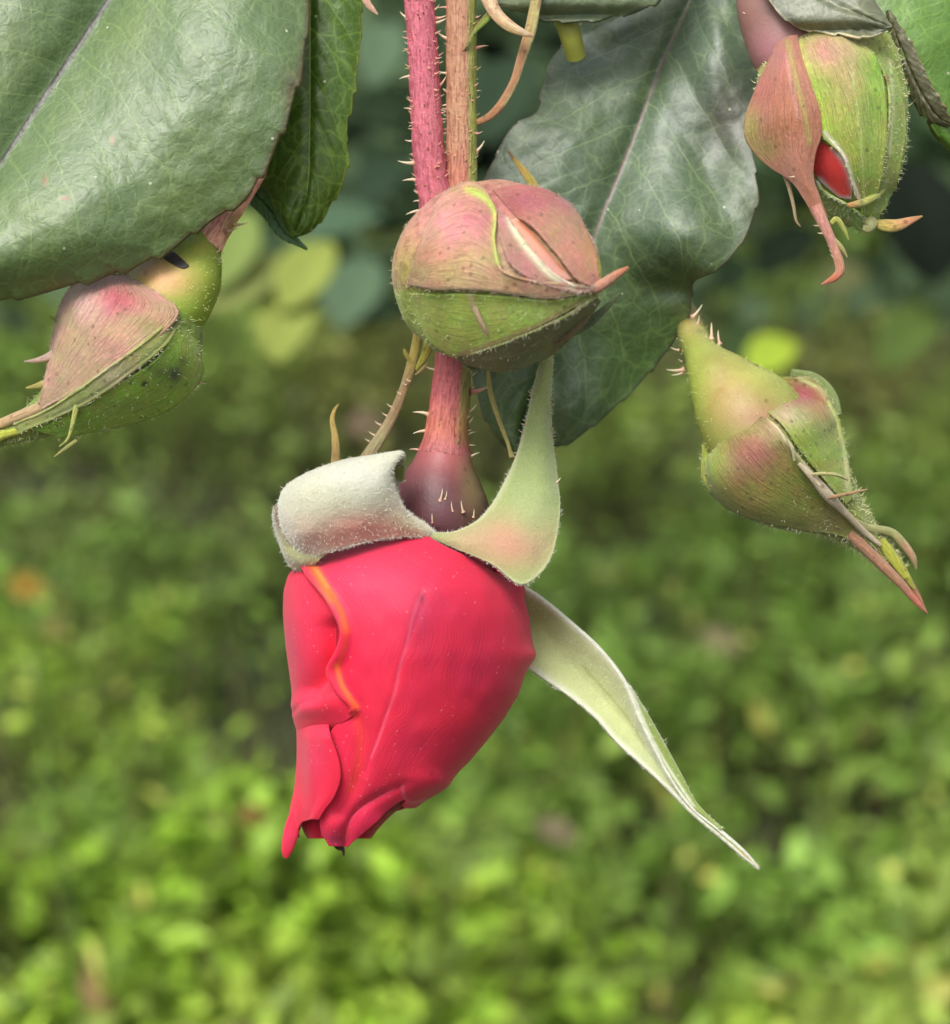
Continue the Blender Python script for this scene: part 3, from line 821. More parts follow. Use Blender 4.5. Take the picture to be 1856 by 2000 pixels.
# left petal, lower lobe
LE2 = [(640, 1400), (664, 1440), (676, 1482), (677, 1520), (664, 1556), (646, 1582), (636, 1600)]
def lf_low(u, v, P):
    x, y = P[..., 0], P[..., 1]
    h = 5 + 15 * sm(1398, 1446, y) * sm(588, 632, x) - 8 * sm(1425, 1400, y) + 10 * np.exp(-((x - 640) / 26) ** 2 - ((y - 1500) / 80) ** 2) + 12 * sm(.8, 1, v) * sm(0.05, .3, u)
    return h
def warp_low(P, u, v):
    P = P.copy(); k = sm(.8, 1., v) * sm(0.05, 0.3, u)
    P[..., 2] += 8 * k ** 3
    return P
petal('petal', [(-10, 1392), (20, 1392), (60, 1396), (120, 1404)], [(-10, 1575), (0, 1600), (10, 1628), (18, 1636), (28, 1622), (40, 1606), (60, 1600), (90, 1600)],
      [(1410, -14), (1640, -10)], edge(LE2),
      lambda P, u, v: paint(P, PR, [(612, 1480, (26, 90), PP, .6)], [([(641, 1405), (664, 1440), (676, 1482), (677, 1520), (664, 1556), (630, 1600)], 4, C(226, 16, 50), .6)]), lfn=lf_low, warp=warp_low, nu=100, nv=70)
# the pointed spur of the left petal
sp_ = [(598, 1535, -20, 8), (584, 1580, -30, 13), (573, 1612, -36, 15.5), (565, 1642, -38, 14), (560, 1664, -36, 10), (558, 1676, -34, 4)]
tube('petal', sp_, M['petal'], rose, lambda G: paint(G, PR, [(560, 1640, 24, PP, .5)]), 50, 24, flat=.45, label='narrow pointed petal tip at lower left')
# big front petal
FL = [(603, 1086), (622, 1128), (656, 1178), (679, 1232), (672, 1272), (656, 1308), (668, 1345), (694, 1384), (680, 1402), (654, 1428), (640, 1480), (634, 1550), (630, 1600), (633, 1625), (636, 1648)]
def lf_main(u, v, P):
    x, y = P[..., 0], P[..., 1]
    dd, at = dline(P, FL[:8])
    h = 11 + 10 * np.exp(-(dd / 14) ** 2)
    h = h + 9 * np.exp(-((dd - 4) / 7) ** 2)
    # central rib: a soft ridge with a groove along it
    rr, _ = dline(P, [(845, 1090), (818, 1190), (790, 1280), (765, 1370), (735, 1450), (715, 1510)])
    h = h + 6 * np.exp(-(rr / 60) ** 2) - 2.2 * np.exp(-(rr / 5) ** 2)
    # lobes at the mouth of the bud
    gg, at2 = dline(P, [(674, 1652), (676, 1622), (700, 1580), (748, 1548), (784, 1530)])
    h = h - 17 * np.exp(-(gg / 9) ** 2) * (1 - .75 * at2)
    gg, _ = dline(P, [(700, 1385), (712, 1440), (700, 1520), (668, 1585)]); h = h - 10 * np.exp(-(gg / 18) ** 2)
    h = h + 13 * np.exp(-((x - 720) / 30) ** 2 - ((y - 1615) / 30) ** 2)
    h = h + 8 * np.exp(-((x - 652) / 14) ** 2 - ((y - 1620) / 30) ** 2)
    h = h + 16 * np.exp(-((x - 830) / 44) ** 2 - ((y - 1530) / 26) ** 2)
    h = h + 5 * np.exp(-((x - 1020) / 30) ** 2 - ((y - 1280) / 40) ** 2)
    h = h + 6 * (vn(x / 80, y / 110, 77) - .5) + 3 * (vn(x / 24, y / 34, 78) - .5)
    return h
def col_main(P, u, v):
    return paint(P, C(232, 46, 76, .88), [(720, 1150, (120, 90), PP, .75), (740, 1400, (50, 140), PR, .6), (680, 1330, (30, 120), C(244, 30, 66, .9), .6),
                      (930, 1280, (120, 170), C(176, 32, 64, .8), .5), (820, 1200, (30, 70), C(168, 48, 84, .8), .5), (730, 1610, (50, 60), C(222, 44, 84, .85), .5), (655, 1640, (18, 14), C(140, 50, 84, .8), .7),  # first patch: shade on the petal's right side, painted into the colour
                      (900, 1400, (60, 50), C(226, 38, 56, .85), .4), (823, 1168, (5, 10), C(96, 30, 60), .75), (843, 1510, (5, 5), C(150, 20, 40), .5)],
        [([(602, 1090), (618, 1118), (634, 1146), (648, 1168)], 9.5, PO, 1.0), ([(648, 1166), (666, 1196), (676, 1232)], 6, C(246, 100, 52, .95), .95),
         ([(676, 1232), (674, 1258), (660, 1300)], 4.5, C(240, 70, 50, .9), .75), ([(658, 1300), (668, 1338), (682, 1362), (696, 1380)], 5.5, PO, .85),
         ([(608, 1098), (626, 1126), (640, 1148)], 4, C(252, 150, 76), .7), ([(690, 1380), (704, 1430), (700, 1490), (684, 1540)], 9, C(244, 70, 50), .5),
         ([(828, 1150), (808, 1200), (796, 1252), (782, 1300), (772, 1350), (756, 1396), (742, 1440), (726, 1480)], 2.4, C(232, 110, 136), .5),
         ([(690, 1588), (735, 1556), (786, 1532)], 3, C(150, 20, 50), .6), ([(676, 1640), (684, 1606), (712, 1574), (770, 1540)], 2.5, C(240, 90, 120), .5), ([(786, 1534), (790, 1556), (800, 1566), (830, 1562)], 3, C(240, 110, 130), .7), ([(960, 1110), (1000, 1130), (1022, 1146)], 7, C(186, 90, 50), .4)])
def warp_main(P, u, v):
    P = P.copy()
    for (x, y, dx, dy) in [(1022, 1146, 10, -6), (1040, 1282, 7, 0)]:
        k = np.exp(-((P[..., 0] - x) / 14) ** 2 - ((P[..., 1] - y) / 14) ** 2); P[..., 0] += dx * k; P[..., 1] += dy * k
    return P
PM = petal('petal', [(0, 1080), (40, 1064), (90, 1042), (130, 1085), (160, 1130), (200, 1140), (230, 1140)],
      [(0, 1648), (62, 1648), (70, 1632), (76, 1652), (104, 1654), (116, 1628), (124, 1600), (129, 1566), (134, 1560), (140, 1574), (150, 1578), (180, 1576), (230, 1560)],
      edge(FL), [(1040, 205), (1650, 190)], col_main, lfn=lf_main, warp=warp_main, nu=220, nv=200, label='large smooth front petal with orange rolled edge')
# dark dry stamen scrap below the mouth
tube('style_tip', [(655, 1640, -40, 10), (662, 1652, -42, 9), (670, 1660, -42, 4), (672, 1672, -42, 1.5)], M['smooth'], rose, C(70, 36, 44), 20, 10)

# sheets given by control grids (rows of points)
def patch(rows, nu=90, nv=60):
    R0 = [cr(r, nv) for r in rows]
    A = np.stack(R0, 0)
    u = np.linspace(0, 1, nu) * (len(rows) - 1)
    i = np.clip(u.astype(int), 0, len(rows) - 2); s = (u - i)[:, None, None]
    a = A[np.clip(i - 1, 0, None)]; b = A[i]; c = A[i + 1]; d = A[np.clip(i + 2, None, len(rows) - 1)]
    return 0.5 * (2 * b + (c - a) * s + (2 * a - 5 * b + 4 * c - d) * s ** 2 + (3 * b - a - 3 * c + d) * s ** 3)
def normals(P):
    du = np.gradient(P, axis=0); dv = np.gradient(P, axis=1)
    n_ = np.cross(du, dv); n_ /= np.linalg.norm(n_, axis=-1)[..., None] + 1e-9
    k = np.sign(n_[..., 2]); k[k == 0] = 1
    return -n_ * k[..., None]
def sepal_sheet(rows, col, parent, m='felt', nu=90, nv=60, thick=6, fuzz=0, label=None, bumps=0, name='sepal', hl=(4, 10), seed=0):
    P = patch(rows, nu, nv)
    if bumps:
        P[..., 2] += bumps * (vn(P[..., 0] / 22, P[..., 1] / 22, 90 + seed) - .5) * 2
    uu, vv = np.meshgrid(np.linspace(0, 1, nu), np.linspace(0, 1, nv), indexing='ij')
    c = col(P, uu, vv)
    o = build(name, P, gf(nu, nv), M[m], parent, c, np.stack([uu, vv, 0 * uu], -1), thick=thick, label=label)
    if fuzz: hairs(P, normals(P), fuzz, o, hl)
    return o, P

FW = C(206, 208, 182, .8); FG = C(166, 176, 126, .85); FP = C(210, 140, 126, .85); FGR = C(134, 158, 88, .85)
# left sepal rolled outwards: rows run right to left, each from the lower margin over the top and round behind
def col_roll(P, u, v):
    c = paint(P, FW, [(700, 1030, (120, 32), FP, .9), (640, 1050, (60, 20), C(206, 130, 118), .55), (820, 1020, (60, 30), C(178, 172, 120), .6), (700, 930, (90, 30), C(206, 206, 196), .6), (620, 1000, 50, C(190, 190, 162), .5)])
    k = sm(.74, .9, v)[..., None]
    return c * (1 - k) + k * C(120, 130, 60)
sepal_sheet([
    [(858, 1046, -98), (848, 1040, -102), (838, 1032, -100), (832, 1026, -92), (828, 1024, -84), (830, 1028, -74)],
    [(800, 1046, -128), (802, 1030, -140), (798, 1010, -136), (790, 995, -122), (782, 985, -104), (784, 990, -86)],
    [(735, 1052, -150), (745, 1020, -172), (765, 975, -178), (762, 935, -168), (765, 905, -140), (772, 925, -110)],
    [(690, 1062, -160), (700, 1020, -190), (728, 960, -205), (752, 912, -190), (785, 884, -150), (784, 940, -112)],
    [(640, 1076, -150), (640, 1030, -190), (655, 960, -208), (672, 915, -186), (690, 897, -140), (690, 935, -100)],
    [(600, 1082, -120), (586, 1040, -168), (590, 970, -182), (606, 930, -160), (628, 916, -120), (640, 950, -80)],
    [(578, 1080, -90), (556, 1030, -120), (550, 980, -130), (562, 950, -110), (590, 936, -80), (610, 960, -50)],
    [(584, 1075, -50), (556, 1040, -70), (548, 990, -70), (556, 968, -60), (575, 955, -40), (600, 970, -10)],
], col_roll, rose, nu=130, nv=90, fuzz=11000, bumps=1.6, label='pale felted sepal rolled back on itself', hl=(3, 8))
# its outer lower flap, green-brown edge at far left
sepal_sheet([
    [(548, 980, -66), (538, 990, -60), (534, 1004, -50)],
    [(552, 1010, -84), (541, 1020, -72), (538, 1030, -50)],
    [(562, 1040, -98), (550, 1052, -84), (548, 1062, -56)],
    [(580, 1062, -110), (562, 1082, -96), (562, 1096, -60)],
    [(606, 1074, -126), (590, 1096, -112), (578, 1112, -70)],
    [(650, 1072, -140), (625, 1092, -130), (604, 1108, -90)],
], lambda P, u, v: paint(P, C(170, 172, 124), [(545, 1010, (12, 40), C(92, 58, 34), .9), (568, 1050, (14, 18), C(96, 56, 40), .75), (590, 1100, 20, C(186, 186, 140), .6)]), rose, nu=50, nv=24, fuzz=500, thick=7, label='brown-edged outer side of the rolled sepal')
# right sepal standing up
def col_up(P, u, v):
    c = paint(P, C(158, 174, 112, .85), [(1000, 1060, (76, 50), FP, .8), (920, 1058, (60, 22), C(196, 160, 130), .6), (1040, 1000, (40, 60), C(164, 178, 124), .7), (1060, 720, (30, 110), C(160, 168, 96), .6)])
    k = np.clip(sm(.08, 0, v) + sm(.93, 1, v), 0, 1)[..., None]
    return c * (1 - k * .7) + .7 * k * C(200, 204, 160)
sepal_sheet([
    [(838, 1040, -100), (840, 1046, -106), (842, 1050, -106)],
    [(880, 1042, -112), (895, 1058, -128), (905, 1076, -130)],
    [(925, 1024, -108), (950, 1056, -140), (965, 1104, -150)],
    [(958, 992, -96), (1000, 1040, -142), (1020, 1142, -160)],
    [(985, 946, -84), (1040, 990, -124), (1072, 1098, -140)],
    [(1006, 900, -74), (1050, 930, -104), (1092, 1010, -112)],
    [(1022, 850, -64), (1052, 872, -84), (1086, 930, -80)],
    [(1034, 800, -52), (1056, 815, -68), (1076, 850, -56)],
    [(1044, 755, -30), (1060, 762, -44), (1074, 775, -34)],
    [(1056, 710, -10), (1067, 712, -18), (1078, 714, -10)],
    [(1062, 660, 0), (1070, 661, -6), (1078, 662, 0)],
], col_up, rose, nu=150, nv=60, fuzz=6000, bumps=1.2, thick=8, label='pale green sepal standing upright on the right', hl=(3, 7))
tube('sepal_tip', [(1071, 735, -20, 7), (1072, 690, -6, 6), (1074, 640, 4, 4)], M['skin'], rose, C(158, 160, 90), 20, 8)
for (x, y) in [(1086, 938, ), (1094, 940)]:
    pass
prickle(rose, 1082, 945, -90, 1, -.35, -.1, 17, PALEP, 1.6)
for k in range(22):
    y = rng.uniform(760, 905); prickle(rose, np.interp(y, [750, 850, 905], [1074, 1078, 1084]), y, -60, 1, rng.uniform(-.4, .4), rng.uniform(-.3, .3), rng.uniform(5, 10), GREENP, 1.0)
for k in range(16):
    y = rng.uniform(760, 980); prickle(rose, np.interp(y, [750, 850, 905, 980], [1044, 1020, 1003, 966]), y, -66, -1, rng.uniform(-.4, .4), rng.uniform(-.3, .3), rng.uniform(5, 10), PALEP, 1.0)
# long sepal hanging down to the right, seen from inside, upper margin folded over
def col_long(P, u, v):
    c = paint(P, C(192, 200, 142, .95), [(1060, 1200, (50, 50), C(140, 140, 66), .7), (1290, 1470, (50, 60), C(196, 204, 160), .6), (1400, 1590, (50, 40), C(170, 180, 100), .6), (1462, 1664, (18, 18), C(190, 130, 90), .8)],
              [([(1140, 1300), (1220, 1390), (1260, 1450)], 2.5, C(178, 186, 104), .8)])
    k = np.clip(sm(.10, .0, v) + sm(.86, 1, v), 0, 1)[..., None]
    return c * (1 - k) + k * C(226, 228, 204)
sepal_sheet([
    [(960, 1100, 60), (960, 1160, 80), (960, 1240, 70)],
    [(1020, 1142, 40), (1026, 1220, 66), (1034, 1306, 44)],
    [(1062, 1170, 30), (1070, 1240, 62), (1076, 1336, 40)],
    [(1118, 1216, 20), (1110, 1290, 60), (1116, 1364, 30)],
    [(1176, 1270, 10), (1160, 1340, 54), (1164, 1404, 24)],
    [(1222, 1332, 0), (1210, 1396, 44), (1204, 1450, 16)],
    [(1248, 1396, -5), (1250, 1450, 34), (1246, 1488, 8)],
    [(1278, 1458, -8), (1286, 1496, 22), (1284, 1522, 0)],
    [(1310, 1518, -12), (1320, 1542, 8), (1320, 1556, -8)],
    [(1352, 1576, -18), (1358, 1586, -6), (1358, 1594, -16)],
    [(1410, 1624, -24), (1410, 1632, -16), (1410, 1638, -22)],
    [(1456, 1664, -28), (1455, 1670, -24), (1452, 1675, -28)],
    [(1482, 1694, -30), (1481, 1695, -30), (1480, 1696, -30)],
], col_long, rose, nu=170, nv=50, fuzz=2200, bumps=1.5, thick=7, label='long pale sepal hanging down to the right', hl=(4, 8), seed=3)
sepal_sheet([
    [(1226, 1338, 2), (1230, 1340, 10), (1232, 1346, 22)],
    [(1250, 1396, -4), (1262, 1392, 8), (1262, 1400, 26)],
    [(1280, 1458, -8), (1296, 1452, 4), (1292, 1460, 22)],
    [(1312, 1518, -12), (1330, 1514, -2), (1324, 1524, 12)],
    [(1354, 1576, -18), (1362, 1572, -12), (1360, 1580, -4)],
    [(1408, 1622, -24), (1412, 1620, -20), (1412, 1628, -18)],
], lambda P, u, v: paint(P, C(140, 160, 76), [], [([(1226, 1338), (1280, 1458), (1354, 1576)], 3, C(222, 224, 200), .9)]), rose, nu=70, nv=20, fuzz=400, thick=5, label='folded green outer margin of the hanging sepal')
# thin back sepals and their lobes
BC = lambda G: paint(G, C(148, 122, 84), [(740, 860, (40, 40), C(160, 156, 110), .8), (815, 680, (30, 60), C(168, 156, 58), .8)])
tube('sepal', [(700, 920, 10, 16), (724, 884, 10, 13), (760, 826, 15, 10.5), (785, 770, 25, 9), (803, 715, 35, 10), (815, 660, 45, 9), (818, 600, 50, 6)], M['skin'], rose, BC, 60, 14, flat=.6, label='thin brownish lobed sepal rising behind')
tube('sepal_lobe', [(806, 712, 34, 3), (792, 690, 30, 4), (790, 680, 28, 1)], M['skin'], rose, C(176, 160, 60), 16, 8)
tube('sepal_lobe', [(812, 722, 34, 3), (832, 690, 34, 9), (838, 655, 38, 10), (836, 620, 44, 6)], M['skin'], rose, C(166, 162, 56), 30, 10, flat=.4)
tube('sepal_lobe', [(812, 732, 34, 2), (826, 720, 30, 3.5), (836, 708, 28, 1)], M['skin'], rose, C(176, 150, 96), 12, 8)
tube('sepal_lobe', [(655, 905, -30, 9), (656, 880, -28, 8.5), (654, 850, -26, 7), (649, 820, -24, 5), (654, 800, -22, 3.5), (662, 789, -20, 1)], M['skin'], rose, lambda G: paint(G, C(186, 160, 84), [(654, 890, (20, 20), C(140, 110, 60), .8)]), 40, 10, flat=.6)
tube('sepal_lobe', [(953, 720, -4, 4), (958, 765, -10, 5.5), (975, 820, -30, 5), (993, 868, -60, 4), (1000, 895, -74, 5)], M['skin'], rose, C(176, 166, 92), 40, 10)
for (x, y, s_) in [(808, 745, -1), (800, 752, -1), (790, 770, -1), (772, 795, -1), (762, 812, -1), (750, 830, -1), (738, 850, -1), (728, 862, -1), (785, 800, 1)]:
    prickle(rose, x - 6, y, 20, s_, -.3, -.1, rng.uniform(8, 14), PALEP, 1.1)

# ------------------------------------------------------------------ closed buds
GB = C(138, 158, 70, .85); GY = C(172, 190, 84, .85); PK = C(184, 112, 110, .78); PKD = C(164, 78, 90, .8); TAN = C(172, 148, 112, .8); OLV = C(112, 118, 56, .8)

# centre bud on the pink stem
cb = thing('rosebud', 'fat closed pink and lime rosebud overlapping both stems in the centre', 'rosebud', (805, -300, 30), 'rosebuds on the bush')
STEM1 = [(800, -320, 30, 28), (812, -60, 24, 28.5), (819, 0, 20, 29), (828, 130, 16, 29.5), (838, 300, 10, 31.5), (852, 400, 10, 34), (866, 470, 0, 40), (872, 520, -20, 44)]
tube('stem', STEM1, M['stem'], cb, lambda G: paint(G, C(206, 108, 124, .8), [(860, 250, (24, 200), C(190, 104, 108, .8), .5), (800, 120, (20, 120), C(214, 112, 132, .8), .4)]), 200, 40, rfn=lumpy(5, .06, (70, 9)))
stem_prickles(cb, STEM1, [(34, -1, 18, .4, 1), (62, -1, 10, .3, 0), (86, -1, 10, .2, 0), (97, -1, 14, .05, 2), (134, -1, 12, .3, 2), (149, -1, 22, .05, 1), (214, -1, 16, .5, 1), (245, -1, 8, .1, 1), (275, -1, 16, -.2, 1), (318, -1, 34, -.15, 1), (300, -1, 10, .1, 0), (345, -1, 12, .4, 0), (352, -1, 28, .25, 1), (378, -1, 12, .3, 1), (392, -1, 12, .2, 1), (412, -1, 30, .05, 1), (424, -1, 22, .1, 1),
    (20, 1, 16, .5, 1), (36, 1, 26, .0, 0), (45, 1, 26, .15, 1), (110, 1, 14, .3, 0), (124, 1, 12, .1, 0), (168, 1, 24, .8, 0), (145, 1, 10, .2, 1), (215, 1, 12, .1, 1), (240, 1, 10, .1, 0), (262, 1, 12, .1, 0), (300, 1, 10, .1, 1), (188, 1, 10, .1, 0)], [PINKP, PALEP, GREENP])
stem_bristles(cb, STEM1, 170, [PINKP], (6, 14), True, -60, 420)
tube('hip', [(866, 470, 10, 40), (850, 500, 0, 70), (850, 520, -20, 84), (862, 530, -50, 96), (890, 534, -80, 100)], M['smooth'], cb, C(150, 150, 84), 40, 40)
CBA = [(832, 508, -20, 30), (846, 512, -36, 104), (879, 520, -70, 149), (935, 530, -130, 170), (998, 538, -200, 177), (1060, 545, -262, 146), (1112, 556, -312, 88), (1152, 564, -344, 34), (1163, 566, -352, 6)]
def ridg(tt, aa): return 1 + .05 * np.cos(5 * aa + .2) * sm(0, .3, tt) * sm(1.05, .8, tt) + .035 * (vn(tt * 14 + 2.5 * np.sin(aa) + 5, 2.5 * np.cos(aa) + 9, 12) - .5)
Gc, Sc = loft(CBA, 150, 160, rfn=ridg)
colc = paint(Gc, C(176, 140, 104), [(900, 420, (110, 70), PK, .9), (880, 440, (60, 40), C(214, 142, 148), .8), (1050, 390, (110, 40), PKD, .85), (860, 500, (60, 40), C(196, 130, 100), .6), (800, 540, (30, 50), C(170, 160, 70), .9), (950, 500, (100, 40), TAN, .7)])
low = sm(560, 572, Gc[..., 1])[..., None]
colc = colc * (1 - low) + low * paint(Gc, C(150, 170, 66), [(930, 690, (110, 40), C(110, 116, 60), .9), (1050, 650, (110, 50), C(92, 96, 48), .9)])  # dark patches below: underside shade painted into the calyx colour
build('calyx', Gc, gf(150, 160, True), M['skin'], cb, colc, Sc.reshape(-1, 3))
tc = bvh(Gc, 150, 160)
# lower lime sepal: from the seam down
shell('sepal', tc, [(800, 573), (860, 571), (930, 572), (1010, 578), (1080, 584), (1150, 572)], [(810, 612), (850, 668), (900, 690), (960, 672), (1050, 634), (1150, 580)],
      M['skin'], cb, lambda P: paint(P, C(150, 172, 66), [(900, 600, (90, 26), C(172, 194, 84), .8), (1040, 610, (80, 22), C(178, 198, 104), .7), (880, 668, (70, 26), C(140, 150, 60), .7)], [([(900, 692), (960, 672), (1050, 634), (1150, 580)], 5, C(130, 100, 70), .8), ([(917, 570), (932, 610), (952, 648)], 5, C(196, 176, 140), .95)]),
      lift=4, edge=3, thick=5, nu=110, nv=50, label='lime green lower sepal')
tube('sepal_lobe', [(912, 562, -330, 3), (920, 582, -336, 6), (932, 612, -340, 5.5), (946, 640, -336, 3.5), (954, 654, -330, 1)], M['skin'], cb, C(190, 166, 134), 24, 10)
# lowest sepal, olive; the shade under the bud is put into its colour
shell('sepal', tc, [(890, 694), (950, 676), (1030, 644), (1100, 612), (1160, 574)], [(920, 722), (990, 712), (1060, 690), (1120, 640), (1164, 584)],
      M['skin'], cb, lambda P: paint(P, C(104, 108, 54), [(1000, 690, 50, C(88, 92, 44), .7)], [([(940, 700), (1010, 690), (1080, 650)], 4, C(120, 122, 70), .6)]), lift=8, edge=3, thick=6, nu=90, nv=36, dmid=-180, label='dark olive lowest sepal with shade in its colour')
# upper front sepal, its lower margin is the dark dotted seam
shell('sepal', tc, [(796, 556), (860, 562), (930, 563), (1000, 570), (1080, 578), (1162, 566)], [(830, 450), (870, 392), (930, 366), (968, 410), (966, 470), (985, 530), (1160, 562)][:6] + [(1160, 562)],
      M['skin'], cb, lambda P: paint(P, C(180, 142, 112), [(880, 440, (70, 44), C(212, 138, 142), .85), (940, 420, (40, 50), PK, .7), (840, 500, (40, 30), C(200, 128, 100), .5), (900, 530, (110, 26), C(176, 160, 104), .7), (1050, 545, (90, 22), C(190, 140, 110), .6)],
            [([(800, 560), (860, 565), (930, 566), (1000, 573), (1080, 581), (1162, 568)], 4.5, C(84, 78, 48), .85), ([(915, 372), (945, 384), (968, 412), (968, 460), (975, 510)], 8, C(190, 204, 96), .95)]),
      lift=7, edge=5, thick=5, nu=120, nv=70, label='pink and tan sepal with a dark dotted seam')
# right-hand upper sepal, ends at the open white slit
shell('sepal', tc, [(972, 410), (980, 470), (1000, 520), (1060, 552), (1120, 566), (1158, 566)], [(994, 428), (1008, 452), (1040, 496), (1080, 535), (1118, 556), (1158, 562)],
      M['skin'], cb, lambda P: paint(P, C(190, 136, 126), [(1010, 500, 40, C(186, 124, 122), .7)], [([(996, 430), (1010, 458), (1042, 500), (1080, 538), (1118, 558)], 8, C(238, 232, 205), 1)]), lift=9, edge=3, thick=5, nu=80, nv=30, label='pink sepal margin with white rim')
shell('petal', tc, [(998, 432), (1016, 462), (1046, 500), (1084, 536), (1110, 548)], [(1010, 428), (1040, 458), (1070, 494), (1098, 526), (1116, 546)], M['petal'], cb,
      lambda P: paint(P, C(232, 168, 142), [(1080, 520, 30, C(214, 150, 140), .6)], [([(1016, 434), (1048, 466), (1078, 500), (1100, 526)], 5, C(206, 108, 60), .9)]), lift=3, edge=0, thick=3, nu=50, nv=14, label='sliver of orange petal in the slit')
shell('sepal', tc, [(1008, 424), (1042, 452), (1076, 490), (1104, 526), (1124, 548), (1152, 560)], [(962, 372), (1040, 378), (1104, 410), (1134, 460), (1152, 510), (1160, 556)], M['skin'], cb,
      lambda P: paint(P, C(180, 120, 100), [(1040, 392, (90, 30), PKD, .9), (1090, 450, (40, 44), C(176, 132, 100), .7), (1150, 480, (18, 50), C(180, 140, 60), .6)], [([(1010, 428), (1042, 456), (1076, 494), (1102, 526)], 4, C(200, 170, 120), .7)]), lift=10, edge=5, thick=5, nu=90, nv=50, dmid=-150, label='dusky pink upper right sepal')
tube('sepal_lobe', [(1130, 462, -290, 6), (1146, 496, -312, 17), (1158, 528, -330, 18), (1161, 552, -340, 10), (1160, 566, -346, 3)], M['skin'], cb, lambda G: paint(G, C(160, 160, 40), [(1146, 490, (26, 26), C(184, 124, 44), .9)]), 40, 18, flat=.4)
tube('sepal_tip', [(1118, 562, -330, 9), (1146, 566, -352, 12), (1172, 558, -364, 11), (1205, 536, -370, 8), (1228, 522, -372, 3)], M['skin'], cb, lambda G: paint(G, C(200, 144, 120), [(1220, 526, 24, C(206, 132, 84), .8)]), 50, 16)
tube('sepal_tip', [(1150, 575, -340, 14), (1140, 612, -320, 15), (1118, 640, -300, 14), (1085, 668, -270, 10)], M['skin'], cb, C(116, 104, 70), 40, 14, label='olive sepal tip folded beneath')
tube('sepal_tip', [(1110, 650, -250, 12), (1150, 630, -245, 10), (1185, 600, -240, 6), (1212, 572, -238, 2)], M['skin'], cb, C(84, 100, 56), 40, 14)
tube('sepal_tip', [(1050, 380, -80, 10), (1036, 352, -70, 9), (1014, 322, -60, 6), (992, 294, -52, 2)], M['skin'], cb, lambda G: paint(G, C(158, 146, 50), [(996, 300, (18, 22), C(90, 60, 40), .85), (1020, 335, (14, 14), C(176, 130, 70), .5)]), 40, 12, flat=.5, label='olive sepal tip pointing up behind')
nc = normals(Gc[10:140, :])
k_ = np.concatenate([np.arange(128, 160), np.arange(0, 32)])
hairs(Gc[12:138][:, k_], normals(Gc[12:138][:, k_]), 600, cb, (4, 9), .5, C(190, 180, 140), 0, 'glandular_hairs')
for (x, y) in [(806, 600), (794, 570), (787, 552), (792, 520)]: prickle(cb, x, y, -60, -1, .1, -.2, 9, PALEP, 1.6)

# left bud
lb = thing('rosebud', 'pink-green closed bud under the big left leaf pointing down left', 'rosebud', (520, 300, 60), 'rosebuds on the bush')
LST = [(530, 290, 70, 24), (490, 345, 50, 25), (462, 392, 30, 25), (440, 422, 10, 27), (420, 452, 0, 30), (404, 474, -4, 36)]
tube('stem', LST, M['stem'], lb, lambda G: paint(G, C(250, 186, 160, 1), [(432, 418, (22, 22), C(248, 160, 170, 1), .8), (455, 445, (20, 50), C(150, 150, 76), .8)]), 60, 26, rfn=lumpy(8, .06, (14, 5)))
LBH = [(412, 462, 0, 30), (398, 478, -2, 44), (382, 500, -6, 62), (362, 530, -10, 80), (338, 562, -14, 90), (318, 590, -16, 92), (300, 612, -16, 92)]
Gh, Sh = loft(LBH, 70, 90)
build('hip', Gh, gf(70, 90, True), M['smooth'], lb, paint(Gh, C(136, 168, 58), [(318, 545, (66, 46), C(216, 162, 112), .85), (290, 520, (30, 20), C(226, 180, 160), .5), (400, 480, (30, 20), C(190, 186, 84), .6), (340, 600, (70, 20), C(158, 188, 74), .5)]), Sh.reshape(-1, 3))
th_ = bvh(Gh, 70, 90)
shell('scar', th_, [(312, 497), (326, 492), (340, 493), (352, 503), (368, 518)], [(316, 502), (330, 512), (344, 520), (358, 525), (369, 521)], M['smooth'], lb, lambda P: paint(P, C(62, 58, 56, .7)), lift=1.2, edge=0, thick=1.5, nu=24, nv=10, label='dark grey scar on the hip')
LBA = [(336, 568, -14, 60), (322, 586, -16, 84), (308, 606, -18, 106), (284, 636, -22, 134), (256, 668, -26, 146), (228, 698, -30, 140), (198, 728, -34, 116), (160, 762, -36, 84), (116, 796, -36, 54), (70, 822, -34, 36), (20, 842, -30, 26), (-40, 862, -26, 18), (-90, 880, -20, 4)]
Gl, Sl = loft(LBA, 170, 150, rfn=lambda tt, aa: 1 + .03 * np.cos(5 * aa + 1.0) + .015 * (vn(tt * 16 + 2.5 * np.sin(aa) + 5, 2.5 * np.cos(aa) + 9, 15) - .5))
build('calyx', Gl, gf(170, 150, True), M['skin'], lb, paint(Gl, C(118, 148, 50), [(350, 760, (60, 60), C(96, 128, 34), .6), (250, 800, (100, 30), C(128, 156, 66), .5), (40, 850, (60, 30), C(150, 166, 80), .6)]), Sl.reshape(-1, 3))
tl = bvh(Gl, 170, 150)
shell('sepal', tl, [(225, 537), (165, 548), (128, 600), (112, 660), (104, 710), (92, 760), (80, 790)], [(246, 538), (300, 575), (342, 616), (290, 672), (215, 720), (150, 765), (85, 800)],
      M['skin'], lb, lambda P: paint(P, C(186, 150, 122), [(225, 590, (64, 40), PK, .9), (232, 588, (30, 22), C(176, 84, 96), .8), (165, 590, (34, 50), C(206, 168, 168), .6), (140, 700, (40, 60), C(190, 160, 130), .6), (290, 640, (40, 26), C(140, 140, 78), .7)]),
      lift=6, edge=4, thick=5, nu=110, nv=70, dmid=-30, label='wrinkled pink sepal')
